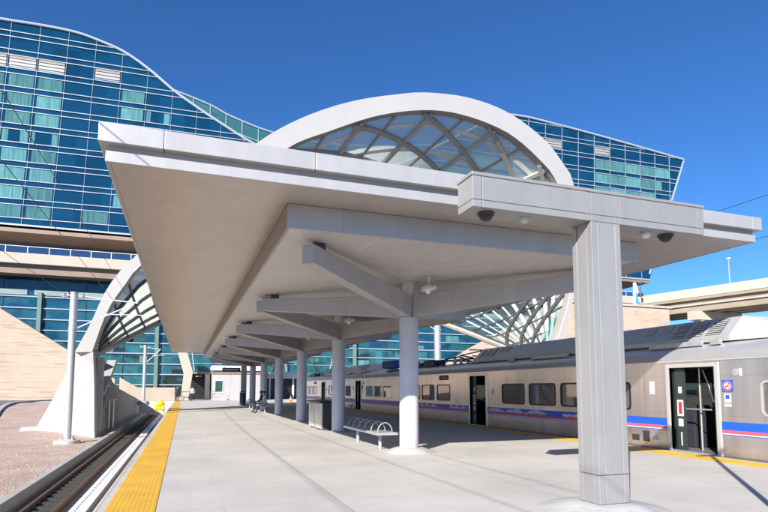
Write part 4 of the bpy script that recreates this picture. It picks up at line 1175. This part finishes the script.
# V struts at the exposed right end
q = MB(); q.beam((102.6, 104.5, 20), (104.2, 106, 27.6), .5, .5); q.beam((105.4, 104.5, 20), (104.4, 106, 27.6), .5, .5); q.build('strut', M['steel'], hotel)
MB().box(-80, 47, 104, 104.3, 9.5, 19.69).build('lobby_glazing', M['podglass'], hotel)
MB().box(-80, 47, 104.01, 104.3, 0.0, 9.49).build('lower_lobby_glazing', M['lobglass'], hotel)
MB().box(47.01, 97, 104, 104.3, 0, 19.69).build('east_lobby_glazing', M['podglass'], hotel)
q = MB()
for z in (16.5, 14.6, 12.8, 11.0, 9.3, 7.5, 5.7, 3.9, 2.1): q.box(-80, 97, 103.8, 104, z-.09, z+.09)
q.build('lobby_transom', M['mullion'], hotel)
M['green_col'] = mat('pale_green_column', (.13, .21, .19), .6)
rnd2 = random.Random(11)
for k in range(34):            # furnished bays, blinds and signs behind the lobby glass
    x = -24+rnd2.random()*78; z = rnd2.choice((2.3, 4.1, 5.9, 7.7, 9.5, 11.2)); w_ = 1.2+rnd2.random()*2.6
    MB().box(x, x+w_, 103.93, 104.004, z, z+.7+rnd2.random()*.8).build('lobby_pane', M[rnd2.choice(('curtain', 'kiosk_glass', 'green_col', 'black'))], hotel)
for x in range(-78, 97, 18): MB().box(x+1.0, x+1.6, 103.4, 103.99, 0, 17.2).build('lobby_column', M['green_col'], hotel)
q = MB()
for x in range(-76, 97, 6): q.box(x-.05, x+.05, 103.9, 103.995, 0, 19.6)
q.build('lobby_mullion', M['dark'], hotel)
q = MB()
for x in range(-78, 97, 6): q.box(x+.4, x+5.4, 103.85, 103.99, 16.75, 17.6)
q.build('light_band', mat('pale_band_panel', (.22, .30, .29), .5), hotel)

# ------------------------------------------------------------------ station entrance
ent = thing('station_entrance', 'station entrance with dark recess, pale pier and teal glass above', 'building', (6, 76, 0))
MB().box(.2, 22, 76.2, 77, 3.7, 7.6).build('teal_fascia', M['tealclad'], ent)
for k in range(11):
    x = 1.2+2*k; q = MB().beam((x, 76.12, 3.75), (x+(1.1 if k % 2 else -.5), 76.12, 7.5), .14, .14, (0, 1, 0)); q.build('fascia_mullion', M['rib_dark'] if k % 3 else M['mullion'], ent)
for z in (4.7, 5.9, 7.0): MB().box(.3, 21.9, 76.09, 76.19, z, z+.07).build('fascia_transom', M['mullion'], ent)
for k in range(6):
    x = 4.5+3*k; MB().box(x, x+1.3, 76.14, 76.195, 4.85+.3*(k % 3), 5.7).build('lit_pane', M['curtain'], ent)
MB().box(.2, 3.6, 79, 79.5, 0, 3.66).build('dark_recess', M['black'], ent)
MB().box(.0, 11, 75.9, 79.4, 3.40, 3.66).build('lintel', M['brown'], ent)
MB().box(2.55, 3.15, 75.8, 76.4, 0, 3.38).build('pier', M['ledge'], ent)
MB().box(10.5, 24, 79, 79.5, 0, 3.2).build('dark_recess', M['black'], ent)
q = MB()
for x in (11.2, 14.5, 17.5, 20.5): q.box(x, x+.25, 78.6, 78.9, 0, 3.6)
q.box(10.5, 24, 78.5, 78.9, 2.9, 3.15); q.build('mullion', M['steel_white'], ent)
MB().box(10.5, 24, 78.3, 78.7, 3.2, 3.55).build('white_band', M['white'], ent)
MB().box(1.4, 2.1, 75.85, 75.9, 3.0, 3.12).build('lit_strip', M['stone'], ent)
t = thing('kinked_column', 'beige kinked column leaning at the station entrance', 'column', (.2, 73.2, 0))
q = MB().prism([(-.40, 0), (.55, 0), (1.0, 3.55), (.22, 6.2), (-.92, 6.2), (-.08, 3.3)], 'Y', 72.95, 73.7); q.build('shaft', M['ledge'], t, bevel=.04)
t = thing('white_kiosk', 'white panelled kiosk with a dark window at the platform end', 'kiosk', (5.5, 72.5, 0))
q = MB().box(3.35, 9.4, 73.0, 76, 0, 3.3); q.build('wall', M['white_panel'], t)
MB().box(3.2, 9.6, 72.6, 76, 3.75, 4.35).build('roof_fascia', M['white'], t, bevel=.03)
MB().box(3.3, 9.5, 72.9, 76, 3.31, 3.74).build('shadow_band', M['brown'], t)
w = MB().box(3.7, 4.6, 72.95, 73.0, 1.05, 2.45).build('window', M['kiosk_glass'], t)
q = MB(); q.box(3.6, 3.7, 72.93, 72.999, .95, 2.55); q.box(4.6, 4.7, 72.93, 72.999, .95, 2.55); q.box(3.7, 4.6, 72.93, 72.999, 2.45, 2.55); q.box(3.7, 4.6, 72.93, 72.999, .95, 1.05); q.build('frame', M['white'], w)
# orange cone, pale light pole
def cone(x, y, lab):
    t = thing('traffic_cone', lab, 'traffic cone', (x, y, 0), 'orange traffic cones')
    MB().box(x-.2, x+.2, y-.2, y+.2, 0.001, .04).build('base', M['orange'], t)
    MB().lathe([(.16, .04), (.03, .72)], (x, y, 0), 14).build('body', M['orange'], t, True)
    MB().lathe([(.118, .30), (.085, .45)], (x, y, 0), 14).build('reflective_band', M['white'], t, True)
cone(11.0, 60.5, 'orange traffic cone near the far platform edge between columns'); cone(5.1, 70.5, 'orange traffic cone below the kiosk window')
t = thing('light_pole', 'pale slender light pole beyond the platform between two columns', 'lamp post', (11.95, 74.5, 0))
MB().lathe([(.16, 0), (.14, .3), (.10, 6.0)], (11.95, 74.5, 0), 12).build('pole', M['steel_white'], t, True)
MB().box(11.3, 12.6, 74.35, 74.65, 6.0, 6.12).build('lamp_head', M['steel_white'], t, bevel=.03)
# railing at the platform end
t = thing('end_railing', 'dark railing across the platform end near the kinked column', 'railing', (0, 71.9, 0))
q = MB()
for x in (-.95, -.2, .9): q.tube([(x, 71.95, 0), (x, 71.95, 1.1)], .035, 8)
q.build('post', M['dark'], t)
q = MB(); q.tube([(-.95, 71.95, 1.08), (.9, 71.95, 1.08)], .035, 8); q.tube([(-.95, 71.95, .55), (.9, 71.95, .55)], .02, 8); q.build('rail', M['dark'], t)

# ------------------------------------------------------------------ bridge
br = thing('road_bridge', 'beige concrete road bridge crossing high behind the train at right', 'bridge', (105, 90, 0))
A = Vector((101.2, 101, 0)); B = Vector((116, 40, 0)); d = (B-A).normalized(); nn = Vector((-d.y, d.x, 0))   # +X side
if nn.x < 0: nn = -nn
def strip_box(b, o0, o1, z0, z1, ext=0):
    p = [A+nn*o0, B+nn*o0, B+nn*o1, A+nn*o1]
    b.hexa([v+Vector((0, 0, z0)) for v in p], [v+Vector((0, 0, z1)) for v in p])
q = MB(); strip_box(q, 0, .35, 21.3, 23.2); strip_box(q, 13, 13.35, 21.3, 23.2); q.build('barrier', M['bridge'], br)
q = MB(); strip_box(q, .1, 13.2, 20.7, 21.29); q.build('deck', M['girder'], br)
for o_ in (.9, 4.5, 8.5, 12):
    q = MB(); strip_box(q, o_, o_+.9, 18.6, 20.69); strip_box(q, o_-.25, o_+1.15, 18.2, 18.6); q.build('girder', M['girder'], br)
q = MB(); strip_box(q, .45, .75, 19.55, 19.85); q.build('pipe', M['bridge'], br)
c = A+d*12
q = MB(); q.box(c.x-.5, c.x+13, c.y-1.2, c.y+1.2, 16.3, 18.19); q.box(c.x+1, c.x+3, c.y-1, c.y+1, -1.79, 16.29); q.box(c.x+9, c.x+11, c.y-1, c.y+1, -1.79, 16.29); q.build('pier', M['bridge'], br)
def blamp(s_, lab, h_=5.0):
    p = A+d*s_+nn*.2
    t = thing('bridge_lamp', lab, 'lamp post', (p.x, p.y, 23.2), 'lamps on the bridge')
    MB().lathe([(.12, 23.2), (.09, 23.2+h_)], (p.x, p.y, 0), 8).build('pole', M['steel'], t, True)
    MB().sphere((p.x, p.y, 23.2+h_+.2), .42, 10, -.9, (1, 1, .6)).build('lamp_head', M['white'], t, True)
blamp(19.5, 'white headed lamp post on the bridge parapet against the sky')
t = thing('bridge_lamp', 'short dark lamp at the near left end of the bridge', 'lamp post', (99.6, 99.6, 22.86), 'lamps on the bridge')
MB().lathe([(.6, 22.86), (.6, 23.6), (.12, 23.7), (.10, 25.6)], (99.6, 99.6, 0), 10).build('pole', M['dark'], t, True)
MB().sphere((99.6, 99.6, 25.8), .35, 10, -.9).build('lamp_head', M['dark'], t, True)

# ------------------------------------------------------------------ people
def person_mat(name, shoes, pants, shirt, hair=(.03, .02, .015), seat=False, hz=(.09, .92, 1.46)):
    m, nt, b, N, L = new_mat(name)
    tc = N.new('ShaderNodeTexCoord'); sp = N.new('ShaderNodeSeparateXYZ'); L.new(tc.outputs['Object'], sp.inputs[0])
    mr = N.new('ShaderNodeMath'); mr.operation = 'DIVIDE'; mr.inputs[1].default_value = 2.0; L.new(sp.outputs['Z'], mr.inputs[0])
    cr = N.new('ShaderNodeValToRGB'); cr.color_ramp.interpolation = 'CONSTANT'
    e = cr.color_ramp.elements; e[0].position = 0; e[0].color = (*shoes, 1); e[1].position = hz[0]/2; e[1].color = (*pants, 1)
    x = e.new(hz[1]/2); x.color = (*shirt, 1); x = e.new(hz[2]/2); x.color = (.45, .27, .19, 1)
    L.new(mr.outputs[0], cr.inputs['Fac']); L.new(cr.outputs['Color'], b.inputs['Base Color']); b.inputs['Roughness'].default_value = .8
    return m
def skin_body(verts, edges, radii, m, parent):
    me = bpy.data.meshes.new('body'); me.from_pydata(verts, edges, []); me.materials.append(m)
    o = bpy.data.objects.new('body', me); COL.objects.link(o); o.parent = parent
    md = o.modifiers.new('skin', 'SKIN'); md.use_smooth_shade = True
    if not me.skin_vertices: me.attributes  # layer is created with the modifier
    for v, r in zip(me.skin_vertices[0].data if me.skin_vertices else [], radii): v.radius = (r, r)
    if me.skin_vertices: me.skin_vertices[0].data[0].use_root = True
    sb = o.modifiers.new('sub', 'SUBSURF'); sb.levels = 1; sb.render_levels = 2
    return o
def hand(verts, edges, radii, wi, w, dirv, side):
    """palm with four fingers and a thumb grown from wrist index wi"""
    wv = Vector(w); dv = Vector(dirv).normalized(); sv = Vector(side).normalized()
    verts.append(tuple(wv+dv*.07)); radii.append(.03); p = len(verts)-1; edges.append((wi, p))
    for k, ln in enumerate((.075, .085, .08, .06)):
        verts.append(tuple(wv+dv*(.10+ln)+sv*(.024*(k-1.5)))); radii.append(.009); edges.append((p, len(verts)-1))
    th = dv.cross(sv).normalized()
    verts.append(tuple(wv+dv*.09+sv*-.06+th*.02)); radii.append(.010); edges.append((p, len(verts)-1))
def person(lab, loc, rot, m, pose='stand', hairm=None):
    t = thing('person', lab, 'person', loc)
    t.rotation_euler.z = rot
    if pose == 'sit':
        J = {'pel': (0, 0, .55, .13), 'wst': (0, -.03, .75, .125), 'chs': (0, 0, .97, .145), 'nck': (0, .01, 1.13, .055), 'hd': (0, .03, 1.24, .085), 'top': (0, .03, 1.33, .075)}
        L_ = {'hp': (.10, 0, .54, .095), 'kn': (.12, .44, .52, .068), 'an': (.12, .47, .09, .042), 'to': (.13, .64, .05, .035)}
        Am = {'sh': (.19, 0, 1.04, .055), 'el': (.24, .10, .77, .042), 'wr': (.13, .32, .68, .028)}; hd = (-.2, .8, -.3)
    else:
        w = .22 if pose == 'walk' else .03
        J = {'pel': (0, 0, .95, .135), 'wst': (0, 0, 1.12, .125), 'chs': (0, 0, 1.32, .145), 'nck': (0, .0, 1.49, .055), 'hd': (0, .02, 1.60, .085), 'top': (0, .02, 1.70, .075)}
        L_ = {'hp': (.10, 0, .92, .095), 'kn': (.11, w, .50, .065), 'an': (.11, w*.7, .08, .042), 'to': (.12, w*.7+.16, .04, .035)}
        Am = {'sh': (.19, 0, 1.41, .055), 'el': (.25, -w*.5, 1.14, .042), 'wr': (.24, .10-w*.3, .90, .028)}; hd = (0, .2, -1)
    V = []; E_ = []; R = []; ix = {}
    def av(nm, p, par=None):
        V.append(p[:3]); R.append(p[3]); ix[nm] = len(V)-1
        if par: E_.append((ix[par], ix[nm]))
    av('pel', J['pel'])
    for a, p in (('wst', 'pel'), ('chs', 'wst'), ('nck', 'chs'), ('hd', 'nck'), ('top', 'hd')): av(a, J[a], p)
    V.append((0, J['hd'][1]+.105, J['hd'][2])); R.append(.014); E_.append((ix['hd'], len(V)-1))      # nose
    for s_ in (-1, 1):
        f_ = -1 if (pose == 'walk' and s_ < 0) else 1
        for a, p in (('hp', 'pel'), ('kn', 'hp'), ('an', 'kn'), ('to', 'an')):
            q_ = L_[a]; yv = q_[1]
            if f_ < 0: yv = {'hp': 0, 'kn': -.03, 'an': -.28, 'to': -.14}[a]
            av(a+str(s_), (q_[0]*s_, yv, q_[2], q_[3]), p if p == 'pel' else p+str(s_))
        for a, p in (('sh', 'chs'), ('el', 'sh'), ('wr', 'el')):
            q_ = Am[a]; av(a+str(s_), (q_[0]*s_, q_[1]*(1 if f_ > 0 else 1.5), q_[2], q_[3]), p if p == 'chs' else p+str(s_))
        hand(V, E_, R, ix['wr'+str(s_)], V[ix['wr'+str(s_)]], hd, (0, 1, 0) if pose != 'sit' else (1, 0, 0))
    skin_body(V, E_, R, m, t)
    h = J['hd']
    q = MB().sphere((loc[0], loc[1]-.0+h[1]-.015, loc[2]+h[2]+.045), .112, 12, -.15, (.95, 1.0, 1.0)); q.build('hair', hairm or M['black'], t, 'all')
    q = MB()
    for s_ in (-1, 1): q.sphere((loc[0]+s_*.033, loc[1]+h[1]+.083, loc[2]+h[2]+.01), .012, 8)
    q.build('eyes', M['black'], t, 'all')
    return t
P1 = person_mat('clothes_black', (.02, .02, .02), (.02, .02, .025), (.02, .02, .022))
P2 = person_mat('clothes_grey_white', (.02, .02, .02), (.03, .03, .04), (.5, .48, .48))
P3 = person_mat('clothes_white_black', (.03, .03, .03), (.03, .03, .03), (.55, .55, .57), hz=(.09, .5, 1.11))
P4 = person_mat('clothes_beige', (.03, .03, .03), (.02, .02, .03), (.10, .09, .10))
person('person in black standing at the end of the yellow strip', (-.72, 70.6, 0), 2.6, P1)
person('person in grey top and dark trousers walking near the station entrance', (.95, 70.5, 0), 2.9, P2, 'walk')
person('person in white shirt seated on the distant bench', (4.72, 34.9, -.015), PI*.5, P3, 'sit')
person('person in dark clothes seated behind on the distant bench', (4.72, 36.3, -.015), PI*.5, person_mat('clothes_navy', (.03, .03, .03), (.02, .02, .03), (.03, .03, .05), hz=(.09, .5, 1.11)), 'sit')

# ------------------------------------------------------------------ light, sky, camera
SUN = Vector((1.33, 1.39, -1.0)).normalized()
el = math.asin(-SUN.z); az = math.atan2(-SUN.x, -SUN.y)
w = bpy.data.worlds.new('World'); sc.world = w; w.use_nodes = True
nt = w.node_tree; bg = nt.nodes['Background']
sk = nt.nodes.new('ShaderNodeTexSky'); sk.sky_type = 'NISHITA'; sk.sun_disc = False
sk.sun_elevation = el; sk.sun_rotation = az % (2*PI); sk.altitude = 1600; sk.air_density = 1.0; sk.dust_density = .7; sk.ozone_density = 10.0
hs = nt.nodes.new('ShaderNodeHueSaturation'); hs.inputs['Saturation'].default_value = 1.05
nt.links.new(sk.outputs[0], hs.inputs['Color']); nt.links.new(hs.outputs[0], bg.inputs['Color']); bg.inputs['Strength'].default_value = .088
ld = bpy.data.lights.new('sun', 'SUN'); ld.energy = 4.4; ld.angle = math.radians(.5); ld.color = (1, .945, .87)
lo = bpy.data.objects.new('sun', ld); COL.objects.link(lo)
lo.rotation_euler = SUN.to_track_quat('-Z', 'Y').to_euler(); lo.location = (-40, -40, 60)

cd = bpy.data.cameras.new('camera'); co = bpy.data.objects.new('camera', cd); COL.objects.link(co)
F_PX = 552.
cd.sensor_width = 36; cd.lens = F_PX/768*36; cd.shift_y = 84/768; cd.clip_end = 4000; cd.clip_start = .05
co.location = (0, 0, 1.55)
co.rotation_euler = (PI/2+math.atan(48/552), 0, -math.radians(19.85))
sc.camera = co
sc.view_settings.view_transform = 'Standard'; sc.view_settings.look = 'None'
sc.view_settings.exposure = 1.02; sc.view_settings.gamma = 1; sc.view_settings.use_curve_mapping = False
sc.render.engine = 'CYCLES'; sc.cycles.use_denoising = True
sc.cycles.max_bounces = 8; sc.cycles.transparent_max_bounces = 12; sc.cycles.caustics_reflective = False; sc.cycles.caustics_refractive = False
